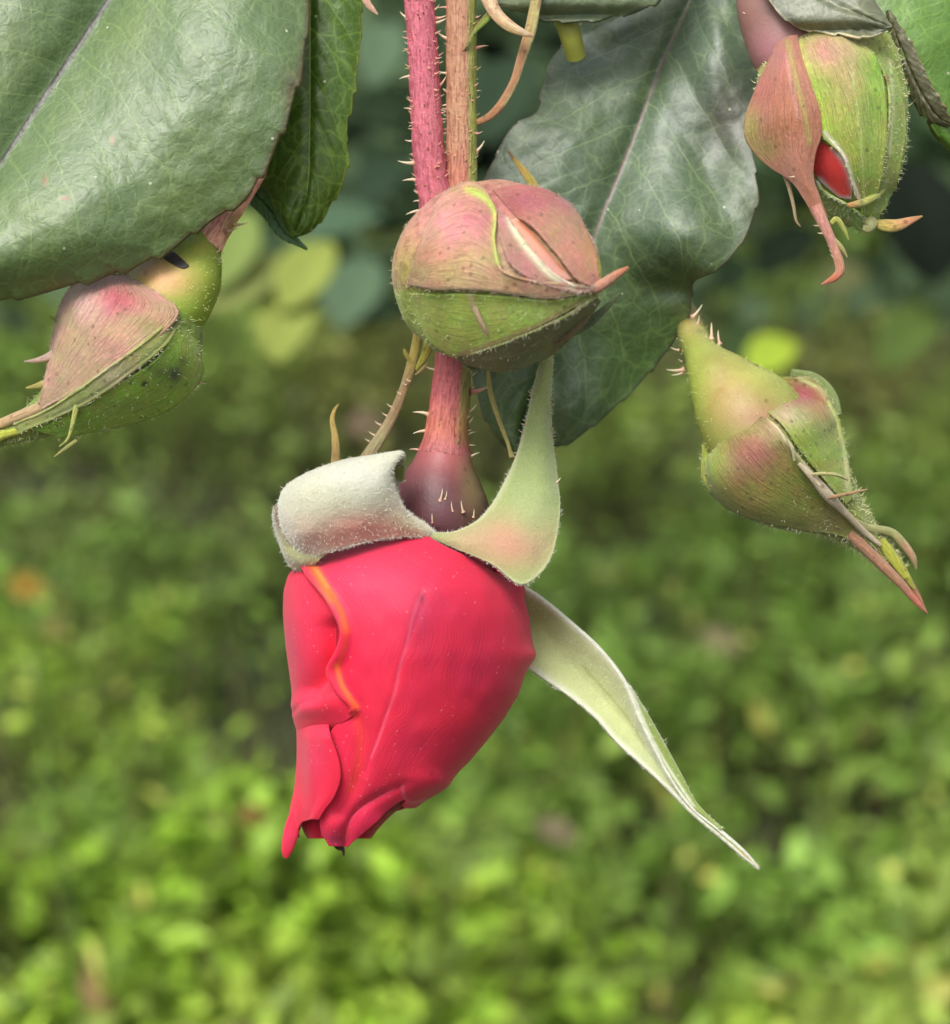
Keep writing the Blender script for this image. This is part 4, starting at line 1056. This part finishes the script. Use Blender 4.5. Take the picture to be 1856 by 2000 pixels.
shell('sepal', tl, [(340, 618), (280, 668), (215, 716), (150, 765), (90, 805), (30, 832)], [(352, 628), (322, 668), (262, 718), (190, 770), (110, 812), (40, 842)],
      M['skin'], lb, lambda P: paint(P, C(150, 158, 84), [(220, 730, (50, 26), C(180, 178, 140), .7)], [([(345, 624), (318, 668), (258, 718), (186, 768), (106, 812)], 4, C(90, 104, 46), .8)]), lift=10, edge=5, thick=5, nu=90, nv=22, dmid=-100, label='grey-green sepal margin')
shell('sepal', tl, [(350, 634), (300, 700), (220, 752), (140, 796), (60, 836)], [(384, 668), (386, 730), (330, 790), (240, 822), (110, 846)],
      M['skin'], lb, lambda P: paint(P, C(134, 170, 52, 1), [(330, 730, (50, 40), C(92, 122, 26), .7), (340, 730, (13, 15), C(44, 44, 20), .95), (282, 747, (6, 6), C(30, 30, 18), 1), (290, 716, (7, 6), C(60, 70, 26), .8), (310, 725, 10, C(70, 84, 26), .6), (355, 705, 10, C(70, 80, 30), .6), (240, 790, (80, 18), C(126, 154, 66), .6)],
            [([(350, 640), (372, 668), (384, 700), (378, 745)], 5, C(150, 174, 92), .6)]), lift=5, edge=4, thick=5, nu=100, nv=50, dmid=-30, label='smooth green sepal with dark spots')
tube('sepal_tip', [(90, 792, -70, 12), (40, 812, -60, 11), (-10, 832, -50, 9), (-60, 850, -40, 4)], M['skin'], lb, C(196, 168, 126), 30, 12)
tube('sepal_tip', [(60, 838, -62, 6), (20, 846, -60, 8), (-10, 855, -58, 12), (-50, 880, -50, 8)], M['skin'], lb, C(186, 196, 70), 30, 12)
tube('sepal_lobe', [(112, 686, -60, 9), (92, 698, -64, 8), (70, 704, -66, 5), (47, 706, -66, 1.5)], M['skin'], lb, C(222, 190, 172), 24, 10)
tube('sepal_lobe', [(92, 748, -50, 9), (72, 754, -50, 6), (50, 758, -50, 1.5)], M['skin'], lb, C(190, 180, 96), 20, 10)
tube('sepal_lobe', [(155, 765, -110, 7), (148, 800, -116, 6), (140, 835, -118, 4), (132, 858, -118, 3), (116, 872, -116, 1.2)], M['skin'], lb, C(176, 184, 90), 30, 10)
tube('sepal_lobe', [(150, 860, -70, 4), (128, 876, -72, 4), (106, 892, -74, 1.2)], M['skin'], lb, C(160, 166, 90), 20, 8)
tube('sepal_lobe', [(118, 628, -40, 4), (106, 624, -40, 3), (98, 617, -40, 1)], M['skin'], lb, C(150, 170, 70), 14, 8)
for (x, y, dx, dy, l_) in [(388, 456, -.7, -.9, 18), (378, 464, -.6, -1, 16), (370, 478, -.3, -1, 16), (352, 482, -.2, -1, 14), (452, 438, 1, .1, 20), (438, 452, 1, -.1, 18), (414, 488, .8, -.5, 14), (408, 500, 1, -.4, 18), (412, 512, 1, .1, 14), (414, 520, .8, -.6, 18), (398, 445, -.8, -.6, 14), (345, 612, .9, -.4, 14), (296, 665, .2, 1, 14), (262, 690, .2, 1, 14), (385, 745, 1, .4, 10)]:
    prickle(lb, x + dx * 7, y + dy * 7, (-24 if y < 480 else -30) if x > 340 else -150, dx, dy, -.4, l_ * 1.35, PALEP, .9)
k_ = np.arange(0, 150)
hairs(Gl[8:150], normals(Gl[8:150]), 1500, lb, (6, 13), .5, C(196, 200, 140), 0, 'glandular_hairs')

# right bud
rb_ = thing('rosebud', 'yellow-green pear-shaped bud at right with long twisted sepal tip', 'rosebud', (1330, 540, 120), 'rosebuds on the bush')
RB = [(1300, 520, 330, 20), (1326, 588, 300, 23), (1346, 632, 240, 27), (1358, 666, 150, 30), (1373, 696, 80, 36), (1403, 738, 40, 63), (1433, 778, 24, 88), (1460, 812, 14, 103), (1484, 846, 8, 108), (1494, 862, 6, 107)]
Gr, Sr = loft(RB, 110, 100)
build('hip', Gr, gf(110, 100, True), M['smooth'], rb_, paint(Gr, C(160, 168, 86, .72), [(1420, 770, (60, 60), C(186, 158, 98, .8), .8), (1350, 780, (30, 110), C(170, 196, 76), .6), (1350, 630, (30, 30), C(200, 170, 116), .5), (1500, 720, (60, 26), C(176, 186, 96), .5), (1480, 815, (60, 34), C(172, 124, 96, .8), .8), (1480, 712, (5, 4), C(70, 60, 30), .9)]), Sr.reshape(-1, 3))
RA = [(1464, 816, 12, 70), (1478, 838, 10, 106), (1492, 862, 8, 124), (1512, 892, 4, 132), (1538, 922, 0, 122), (1572, 950, -4, 102), (1610, 978, -8, 76), (1650, 1012, -10, 50), (1692, 1050, -12, 32), (1734, 1092, -12, 24), (1768, 1134, -12, 14), (1796, 1172, -12, 6), (1810, 1196, -12, 1)]
Gq, Sq = loft(RA, 170, 140, rfn=lambda tt, aa: 1 + .035 * np.cos(5 * aa + 2.2) + .015 * (vn(tt * 16 + 2.5 * np.sin(aa) + 5, 2.5 * np.cos(aa) + 9, 18) - .5))
build('calyx', Gq, gf(170, 140, True), M['skin'], rb_, paint(Gq, C(118, 134, 54), [(1550, 800, (60, 40), PKD, .5), (1500, 980, (80, 30), C(110, 128, 46), .7), (1720, 1100, (60, 50), C(160, 160, 84), .5), (1790, 1170, 30, C(206, 120, 96), .9)]), Sq.reshape(-1, 3))
hairs(Gr[30:], normals(Gr[30:]), 700, rb_, (4, 9), .5, C(200, 200, 130), 0, 'glandular_hairs')
hairs(Gh, normals(Gh), 500, lb, (4, 9), .5, C(200, 210, 130), 0, 'glandular_hairs')
tq = bvh(Gq, 170, 140)
shell('sepal', tq, [(1372, 870), (1386, 940), (1440, 990), (1540, 1020), (1640, 1040), (1700, 1080)], [(1470, 806), (1520, 838), (1550, 880), (1590, 930), (1630, 980), (1710, 1068)],
      M['skin'], rb_, lambda P: paint(P, C(122, 130, 56, .8), [(1470, 890, (60, 64), C(150, 88, 80, .8), .9), (1500, 840, (40, 24), C(180, 150, 120), .6), (1385, 890, (34, 60), C(164, 178, 76), .95), (1440, 835, (30, 22), C(168, 168, 88), .6), (1500, 960, (60, 30), C(128, 122, 50), .7), (1650, 1010, (40, 30), C(140, 120, 76), .6)],
            [([(1506, 818), (1545, 870), (1590, 930), (1628, 978)], 5, C(206, 196, 160), .95)]), lift=8, edge=3, thick=5, nu=110, nv=60, dmid=0, label='front sepal blushed dusky pink')
shell('sepal', tq, [(1490, 800), (1530, 836), (1560, 880), (1600, 930), (1650, 985)], [(1530, 736), (1590, 752), (1628, 812), (1645, 880), (1660, 975)],
      M['skin'], rb_, lambda P: paint(P, C(136, 156, 46), [(1562, 772, (66, 34), PKD, .95), (1540, 815, (36, 22), C(190, 172, 140), .75), (1605, 800, (22, 40), C(156, 110, 70), .6), (1600, 890, (30, 50), C(128, 152, 34), .7)],
            [([(1560, 738), (1604, 764), (1632, 820), (1648, 890), (1655, 960)], 5, C(186, 192, 128), .9)]), lift=5, edge=3, thick=5, nu=90, nv=44, dmid=0, label='green and crimson side sepal')
tube('sepal', [(1545, 728, 60, 8), (1590, 740, 64, 12), (1622, 770, 60, 12), (1640, 810, 50, 6)], M['skin'], rb_, C(130, 150, 84), 30, 14, flat=.5)
tube('sepal_tip', [(1560, 905, -140, 4), (1590, 935, -134, 8), (1618, 968, -118, 11), (1650, 1000, -90, 7), (1690, 1040, -60, 6), (1720, 1065, -50, 4)], M['skin'], rb_, C(204, 190, 160), 50, 12, label='pale rolled sepal edge')
tube('sepal_tip', [(1640, 1000, -60, 10), (1690, 1030, -40, 9), (1740, 1040, -30, 9), (1764, 1062, -26, 9), (1784, 1090, -22, 7), (1790, 1112, -20, 2)], M['skin'], rb_, lambda G: paint(G, C(158, 160, 100), [(1775, 1080, 26, C(202, 150, 120), .8)]), 50, 12)
tube('sepal_tip', [(1660, 1040, -50, 12), (1710, 1090, -44, 11), (1760, 1140, -36, 9), (1790, 1175, -30, 6), (1812, 1198, -26, 1.5)], M['skin'], rb_, lambda G: paint(G, C(176, 130, 100), [(1795, 1180, 30, C(214, 120, 100), .9)]), 50, 12)
tube('sepal_tip', [(1720, 1055, -40, 10), (1745, 1090, -38, 11), (1770, 1125, -34, 8), (1786, 1150, -30, 2)], M['skin'], rb_, C(176, 182, 60), 40, 12, flat=.5)
tube('sepal_lobe', [(1588, 926, -145, 3), (1612, 925, -150, 3.5), (1636, 928, -146, 3.5), (1656, 937, -130, 2)], M['skin'], rb_, C(200, 196, 130), 24, 8)
tube('sepal_lobe', [(1618, 972, -125, 4), (1650, 966, -130, 3.5), (1676, 960, -130, 2.5), (1696, 956, -128, 1)], M['skin'], rb_, C(186, 150, 104), 24, 8)
tube('sepal_lobe', [(1538, 858, -140, 2.5), (1548, 876, -148, 3.5), (1552, 900, -146, 2.5)], M['skin'], rb_, C(196, 190, 150), 14, 8)
for (x, y, dx, dy, l_) in [(1352, 620, 1, -.8, 28), (1362, 634, .5, -1, 16), (1390, 662, .0, -1, 28), (1384, 664, -.6, -.8, 12), (1406, 672, -.3, -1, 24), (1326, 684, -1, -.1, 16), (1336, 722, -1, .25, 30), (1334, 728, -1, .5, 20), (1332, 706, -.9, -.4, 8)]:
    prickle(rb_, x, y, 90, dx, dy, -.2, l_ * 1.15, PALEP, .9)
hairs(Gq[8:140], normals(Gq[8:140]), 2200, rb_, (6, 15), .6, C(206, 206, 150), 0, 'glandular_hairs')

# upper right bud
ub = thing('rosebud', 'plump upper right bud with a slit showing red petal', 'rosebud', (1480, -260, 60), 'rosebuds on the bush')
UH = [(1440, -300, 80, 24), (1462, -180, 50, 28), (1478, -110, 20, 36), (1494, -60, 0, 58), (1512, -10, -10, 78), (1534, 40, -14, 90), (1560, 90, -16, 96), (1580, 120, -16, 90)]
tube('hip', UH, M['smooth'], ub, lambda G: paint(G, C(150, 112, 104), [(1500, 100, (40, 40), C(176, 116, 130), .6)]), 80, 70)
UA = [(1592, 66, -20, 96), (1602, 92, -22, 124), (1614, 130, -26, 140), (1626, 180, -30, 142), (1638, 230, -34, 138), (1654, 290, -38, 122), (1668, 340, -40, 100), (1680, 385, -42, 66), (1692, 415, -44, 36), (1702, 440, -44, 14), (1706, 450, -44, 3)]
Gu, Su = loft(UA, 150, 150, rfn=lambda tt, aa: 1 + .03 * np.cos(5 * aa + .2) + .02 * (vn(tt * 12 + 2.5 * np.sin(aa) + 5, 2.5 * np.cos(aa) + 9, 25) - .5))
cu = paint(Gu, C(146, 166, 66), [(1500, 200, (40, 90), C(160, 120, 80), .6), (1600, 90, (80, 26), C(190, 120, 126), .7), (1740, 300, (30, 90), C(150, 180, 70), .6), (1500, 300, (40, 40), C(140, 150, 60), .8), (1650, 410, (50, 30), C(140, 168, 84), .8)])
build('calyx', Gu, gf(150, 150, True), M['skin'], ub, cu, Su.reshape(-1, 3))
tu = bvh(Gu, 150, 150)
shell('petal', tu, [(1580, 268), (1586, 300), (1596, 345), (1640, 385)], [(1590, 268), (1640, 300), (1664, 345), (1664, 390)], M['petal'], ub, lambda P: paint(P, C(240, 70, 66, .95), [(1596, 350, (20, 16), C(140, 20, 50), .7), (1646, 360, 14, C(230, 90, 80), .5)], [([(1634, 292), (1654, 320), (1664, 350), (1668, 384), (1640, 388), (1600, 352)], 7, C(240, 226, 218), .95)]), lift=1, edge=0, thick=2, nu=40, nv=24, label='red petal with white rim showing through')
# main middle sepal, lime to pink at the top
shell('sepal', tu, [(1552, 78), (1562, 130), (1592, 200), (1610, 262), (1645, 300), (1664, 350), (1686, 412)], [(1668, 72), (1706, 120), (1722, 190), (1724, 260), (1716, 330), (1706, 380), (1696, 420)],
      M['skin'], ub, lambda P: paint(P, C(160, 182, 76), [(1620, 100, (60, 40), C(196, 136, 132), .85), (1650, 160, (30, 60), C(190, 150, 120), .55), (1712, 140, (16, 80), C(130, 172, 40), .8), (1690, 240, (14, 110), C(128, 156, 66), .6), (1640, 250, (16, 120), C(170, 188, 84), .5)],
            [([(1554, 84), (1566, 130), (1596, 200), (1612, 255)], 11, C(188, 210, 86), .9), ([(1612, 258), (1645, 300), (1664, 350), (1682, 400)], 4, C(236, 236, 210), .95), ([(1660, 130), (1680, 260), (1688, 390)], 3, C(196, 210, 130), .5)]),
      lift=9, edge=3, thick=5, nu=110, nv=60, dmid=-40, label='lime sepal flushed pink at its base')
shell('sepal', tu, [(1708, 110), (1728, 160), (1732, 220), (1722, 300), (1712, 360), (1698, 415)], [(1728, 92), (1752, 170), (1762, 250), (1752, 320), (1736, 380), (1702, 430)],
      M['skin'], ub, lambda P: paint(P, C(152, 174, 80), [], [([(1730, 150), (1724, 210), (1718, 260)], 5, C(150, 70, 50), .8), ([(1738, 120), (1742, 200), (1736, 300)], 4, C(200, 206, 150), .8)]), lift=5, edge=4, thick=5, nu=80, nv=24, dmid=-20, label='narrow striped green sepal')
shell('sepal', tu, [(1596, 352), (1620, 372), (1655, 392), (1690, 418)], [(1600, 395), (1640, 420), (1670, 436), (1700, 446)], M['skin'], ub, lambda P: paint(P, C(150, 176, 94), [], [([(1598, 352), (1625, 376), (1660, 395)], 4, C(236, 238, 216), .95)]), lift=6, edge=4, thick=5, nu=40, nv=20, dmid=-40, label='short green sepal below the slit')
# left sepal standing off the bud, with a long tail
def col_ls(P, u, v):
    return paint(P, C(178, 118, 92), [(1490, 180, (40, 50), C(180, 92, 80), .8), (1520, 250, (50, 50), C(186, 126, 90), .6), (1470, 250, (18, 40), C(150, 150, 66), .85), (1500, 290, (30, 24), C(140, 146, 64), .6), (1555, 300, (30, 50), C(200, 140, 120), .6), (1530, 110, (26, 30), C(186, 110, 110), .6)],
        [([(1540, 84), (1552, 150), (1570, 220), (1580, 280)], 5, C(176, 180, 90), .6), ([(1536, 110), (1545, 170), (1560, 230)], 3, C(210, 160, 150), .5)])
sepal_sheet([
    [(1556, 70, -120), (1545, 72, -130), (1520, 84, -110)],
    [(1566, 110, -160), (1530, 120, -170), (1494, 140, -100)],
    [(1584, 165, -182), (1530, 170, -190), (1470, 195, -96)],
    [(1600, 215, -186), (1534, 225, -196), (1456, 240, -92)],
    [(1604, 262, -180), (1545, 270, -188), (1462, 280, -96)],
    [(1592, 302, -174), (1556, 310, -180), (1500, 322, -120)],
    [(1588, 345, -168), (1570, 350, -174), (1546, 352, -150)],
    [(1600, 385, -165), (1590, 388, -170), (1574, 392, -160)],
    [(1616, 425, -164), (1606, 428, -168), (1594, 430, -162)],
], col_ls, ub, m='skin', nu=110, nv=50, thick=7, label='dusky pink outer sepal standing off to the left')
tube('sepal_tip', [(1594, 400, -165, 11), (1606, 430, -164, 11.5), (1620, 460, -162, 10), (1632, 490, -160, 9), (1640, 515, -158, 10), (1640, 532, -158, 9), (1628, 544, -158, 7), (1604, 556, -158, 1.5)], M['skin'], ub, lambda G: paint(G, C(212, 150, 136), [(1625, 545, (30, 20), C(206, 118, 76), .9), (1640, 510, 20, C(200, 150, 100), .6)]), 80, 14)
tube('sepal_lobe', [(1624, 436, -160, 5), (1634, 428, -160, 6), (1648, 446, -158, 5), (1658, 468, -156, 1.5)], M['skin'], ub, C(178, 186, 84), 24, 10)
tube('sepal_lobe', [(1630, 468, -160, 5), (1644, 484, -160, 5), (1655, 502, -158, 1.5)], M['skin'], ub, C(180, 172, 104), 20, 10)
tube('sepal_lobe', [(1528, 325, -130, 6), (1540, 360, -128, 4.5), (1550, 400, -126, 3.5), (1556, 432, -124, 2.5), (1564, 442, -122, 1)], M['skin'], ub, C(190, 168, 130), 30, 10)
tube('sepal_tip', [(1735, 330, -70, 8), (1722, 370, -90, 8), (1695, 392, -120, 8), (1668, 400, -140, 7), (1654, 400, -144, 3)], M['skin'], ub, lambda G: paint(G, C(172, 180, 90), [(1660, 400, 18, C(206, 140, 90), .8)]), 40, 12)
tube('sepal_tip', [(1690, 425, -70, 10), (1700, 436, -80, 14), (1694, 446, -86, 10), (1684, 444, -90, 5)], M['skin'], ub, C(186, 190, 130), 30, 12)
tube('sepal_tip', [(1706, 434, -70, 6), (1728, 440, -78, 12), (1752, 440, -82, 12), (1780, 430, -84, 7), (1802, 422, -84, 1.5)], M['skin'], ub, lambda G: paint(G, C(190, 180, 90), [(1780, 432, (40, 20), C(214, 144, 112), .9)]), 40, 16, flat=.5, label='orange-green sepal tip pointing right')
for y in [478, 487, 496, 505]: prickle(ub, 1626 + (y - 478) * .3, y, -162, -1, -.35, -.1, 14, PALEP, 1.1)
for (x, y) in [(1567, 330), (1552, 345), (1590, 392), (1600, 440), (1608, 455)]: prickle(ub, x, y, -165, -1, .3, -.2, 11, PALEP, 1.2)
hairs(Gu[6:140], normals(Gu[6:140]), 2000, ub, (6, 15), .6, C(216, 216, 160), 0, 'glandular_hairs', avoid=(1628, 335, 62))
prickle(ub, 1464, 28, -60, -1, 0, 0, 14, PALEP, 1.2)

# ------------------------------------------------------------------ slim twigs and stipules at the top
def twig(name, label, cat, pts, col, flat=1.0, part='strand', m='skin', nt_=70, nth=14):
    t = thing(name, label, cat, pts[0][:3])
    tube(part, pts, M[m], t, col, nt_, nth, flat)
    return t
tw = twig('stipule', 'brown and cream strip curling down from the top right of the stems', 'stipule',
     [(935, -60, 0, 20), (952, -10, -20, 16), (968, 24, -34, 13), (992, 48, -44, 12), (1018, 62, -50, 8), (1042, 70, -50, 3)], lambda G: paint(G, C(196, 160, 120), [(980, 60, (40, 12), C(170, 160, 80), .6)], [([(956, 0), (972, 24), (996, 46), (1030, 64)], 4, C(226, 206, 170), .9)]), .45)
sepal_sheet([[(905, 100, -12), (912, 92, -16), (916, 80, -12)], [(922, 70, -16), (930, 62, -18), (930, 50, -14)], [(945, 44, -20), (952, 42, -20), (950, 26, -14)], [(966, 22, -24), (970, 24, -24), (962, 10, -14)]],
     lambda P, u, v: paint(P, C(128, 158, 56), [], [([(905, 98), (926, 56), (962, 12)], 4, C(150, 100, 50), .7)]), tw, 'skin', 40, 14, 4, name='green_flap')
twig('stipule', 'thin arched brown twig running from the leaf down to the green stem side', 'twig',
     [(1060, -60, 10, 12), (1046, 10, 4, 11), (1036, 60, 0, 12), (1020, 110, -4, 10), (1004, 160, -6, 8.5), (982, 200, -4, 9), (958, 226, 4, 8), (930, 240, 12, 6)], lambda G: paint(G, C(176, 128, 88), [(1045, 30, (20, 60), C(190, 196, 120), .6)], [([(1052, 20), (1030, 110), (1010, 165), (985, 205)], 3, C(206, 206, 140), .7)]), .7)
twig('stem', 'short yellow-green stalk piece between the top leaf and wavy leaf', 'stem',
     [(1080, -60, 130, 22), (1098, 20, 110, 24), (1112, 60, 100, 22), (1125, 110, 130, 20)], C(170, 178, 80), m='smooth')
twig('stipule', 'small pale pink hooked tip hanging in from the top edge', 'stipule',
     [(700, -60, 20, 12), (708, -20, 10, 9), (718, 6, 6, 7), (728, 18, 4, 5), (738, 28, 2, 1.2)], C(222, 176, 150), .6)

# ------------------------------------------------------------------ blurred rose leaves and bits behind
def far_leaf(label, x, y, dist, ln, wd, ang, col, tilt=0.5, yaw=0.0, group='blurred leaves behind the buds', name='rose_leaf', cat='leaf'):
    """one smooth leaf at dist metres behind the rose, centred on a line of sight through (x, y)"""
    d = dist / S
    ctr = W([(x, y, d)])[0]
    nu_, nv_ = 26, 13
    uu, vv = np.meshgrid(np.linspace(-.5, .5, nu_), np.linspace(-1, 1, nv_), indexing='ij')
    prof = np.clip(np.cos(np.pi * uu), 0, 1) ** .7 * (1 - .35 * (uu))
    a = uu * ln; b = vv * prof * wd / 2
    up = UP * math.cos(tilt) + FWD * math.sin(tilt)
    rt = RIGHT * math.cos(yaw) + FWD * math.sin(yaw)
    nrm_ = np.cross(rt, up); nrm_ /= np.linalg.norm(nrm_)
    ca, sa = math.cos(ang), math.sin(ang)
    P = ctr + (a * ca - b * sa)[..., None] * rt + (a * sa + b * ca)[..., None] * up + (-.1 * ln * (2 * uu) ** 2 + .12 * np.abs(vv * prof) * wd)[..., None] * nrm_
    t = bpy.data.objects.new(name, None); COL.objects.link(t)
    t.location = P[0, nv_ // 2]
    t['label'] = label; t['category'] = cat
    if group: t['group'] = group
    cc = np.broadcast_to(col, P.shape) * (0.9 + .2 * vn(uu * 20 + 5, vv * 4 + 5, 3))[..., None]
    o = build('blade', P, gf(nu_, nv_), M['fargloss'], t, cc, world=True, thick=6)
    return t
R_ = math.radians
TEAL = C(104, 130, 98, .55); TEAL2 = C(66, 90, 64, .42); YG = C(158, 172, 84, .62); MG = C(96, 128, 56, .7)
n = 2000
bx = rng.uniform(-200, 2100, n); by = rng.uniform(-350, 620, n) - 60 * (np.abs(bx - 300) < 300); bd = rng.uniform(.6, 1.6, n)
pc = vn(bx / 170, by / 150, 88)
ok = (pc > .36) & ~((bx > 1480) & (rng.random(n) < .55))
bx, by, bd, pc = bx[ok], by[ok], bd[ok], pc[ok]; n = len(bx)
bcol = C(62, 86, 56, .42) + (C(110, 134, 94, .58) - C(62, 86, 56, .42)) * rng.random(n)[:, None] ** 1.6
bf = leaf_cloud('rose_foliage', W(np.stack([bx, by, bd / S], -1)), rng.uniform(.015, .028, n), np.tile([0, -.7, .7], (n, 1)), bcol, M['fargloss'], .5, 9, .42, 3)
bf['kind'] = 'stuff'; bf['label'] = 'dark blurred rose foliage behind the stems at the top'
far_leaf('large blurred teal leaf left of the pink stem at the top', 745, 90, .55, .036, .018, R_(85), TEAL, .7)
far_leaf('blurred dark teal leaf between pink stem and narrow leaf', 742, 350, .6, .030, .018, R_(60), TEAL2, .6)
far_leaf('blurred teal leaf left of the centre bud', 694, 560, .5, .034, .020, R_(75), TEAL, .7)
far_leaf('blurred grey-teal leaf below the narrow leaf', 670, 430, .55, .030, .016, R_(20), C(96, 126, 96, .5), .7)
far_leaf('blurred yellow-green leaf lowest of the pale cluster', 560, 612, .42, .030, .018, R_(80), YG, .5)
far_leaf('blurred yellow-green leaf at upper right of the pale cluster', 600, 528, .42, .027, .016, R_(60), YG, .5)
far_leaf('blurred yellow-green leaf at left of the pale cluster', 480, 546, .42, .030, .016, R_(35), C(150, 162, 90, .55), .5)
far_leaf('blurred olive leaf under the red stalk of the left bud', 450, 480, .42, .030, .018, R_(70), C(130, 150, 80, .7), .5)
far_leaf('blurred dark teal leaf between stems and wavy leaf', 985, 180, .42, .034, .020, R_(70), TEAL2, .5)
far_leaf('blurred dark leaf behind the upper right bud', 1540, 480, .7, .036, .018, R_(40), C(44, 66, 40, .3), .4)
far_leaf('blurred dark leaf at the right edge below the bright leaf', 1800, 420, .5, .045, .028, R_(100), C(36, 54, 34, .22), .3)
far_leaf('blurred olive leaf below the upper right bud tails', 1650, 540, .6, .018, .013, R_(10), C(118, 122, 76, .5), .4)
far_leaf('blurred green leaf right of the wavy leaf', 1440, 660, .7, .034, .014, R_(80), C(84, 110, 62, .45), .5)
far_leaf('bright lime leaf blurred behind the right bud neck', 1508, 690, .5, .020, .014, R_(30), C(160, 184, 60, .7), .5)
far_leaf('blurred mid green leaf at far right above the right bud', 1775, 650, .6, .036, .020, R_(50), C(100, 124, 56, .5), .5)
far_leaf('pale tan dry leaf blurred right of the hanging sepal', 1410, 1252, .9, .024, .012, R_(-25), C(164, 156, 112, .5), .6, group=None, name='dry_leaf')
far_leaf('pinkish tan dry leaf blurred below the hanging sepal', 1090, 1625, .60, .018, .010, R_(-30), C(150, 138, 104, .42), .6, group=None, name='dry_leaf')
far_leaf('orange-brown dry leaf blurred low left of the rose', 492, 1592, .6, .011, .008, R_(10), C(150, 104, 64, .4), .6, group=None, name='dry_leaf')
far_leaf('tan dry leaf blurred behind the hip left of the stem', 715, 830, .5, .013, .012, R_(10), C(140, 124, 96, .42), .6, group=None, name='dry_leaf')
# small yellow flower on the left
fl = thing('yellow_flower', 'small round yellow flower blurred at the left edge', 'flower', (52, 1150, .5 / S))
fc = W([(52, 1145, .5 / S)])[0]
for k in range(6):
    a_ = k * math.pi / 3
    uu, vv = np.meshgrid(np.linspace(0, 1, 8), np.linspace(-1, 1, 7), indexing='ij')
    rr = uu * .0065; ww = vv * np.sin(np.pi * np.clip(uu * .85 + .1, 0, 1)) * .0035
    P = fc + (rr * math.cos(a_) - ww * math.sin(a_))[..., None] * RIGHT + (rr * math.sin(a_) + ww * math.cos(a_))[..., None] * (UP * .8 - FWD * .6) * 1.0 - FWD * (.002 * uu ** 2)[..., None]
    build('petal', P, gf(8, 7), M['far'], fl, C(228, 204, 110, .9), world=True, thick=4)
uu, vv = np.meshgrid(np.linspace(0.02, 1, 8), np.linspace(0, 2 * math.pi, 14, endpoint=False), indexing='ij')
P = fc + (.002 * np.sin(uu * 1.5) * np.cos(vv))[..., None] * RIGHT + (.002 * np.sin(uu * 1.5) * np.sin(vv))[..., None] * UP - FWD * (.0015 * np.cos(uu * 1.5) + .0006)[..., None]
build('flower_centre', P, gf(8, 14, True), M['far'], fl, C(206, 150, 30, .9), world=True)
q0 = fc; q1 = np.array([fc[0] + .01, fc[1] + .03, 0.0])
tt = np.linspace(0, 1, 12)[:, None, None]; an = np.linspace(0, 2 * math.pi, 8, endpoint=False)[None, :, None]
P = q0 + (q1 - q0) * tt + .0009 * (np.cos(an) * RIGHT + np.sin(an) * np.array([0, 1, 0])) + FWD * .001
build('stalk', P, gf(12, 8, True), M['far'], fl, C(110, 140, 70, .8), world=True)
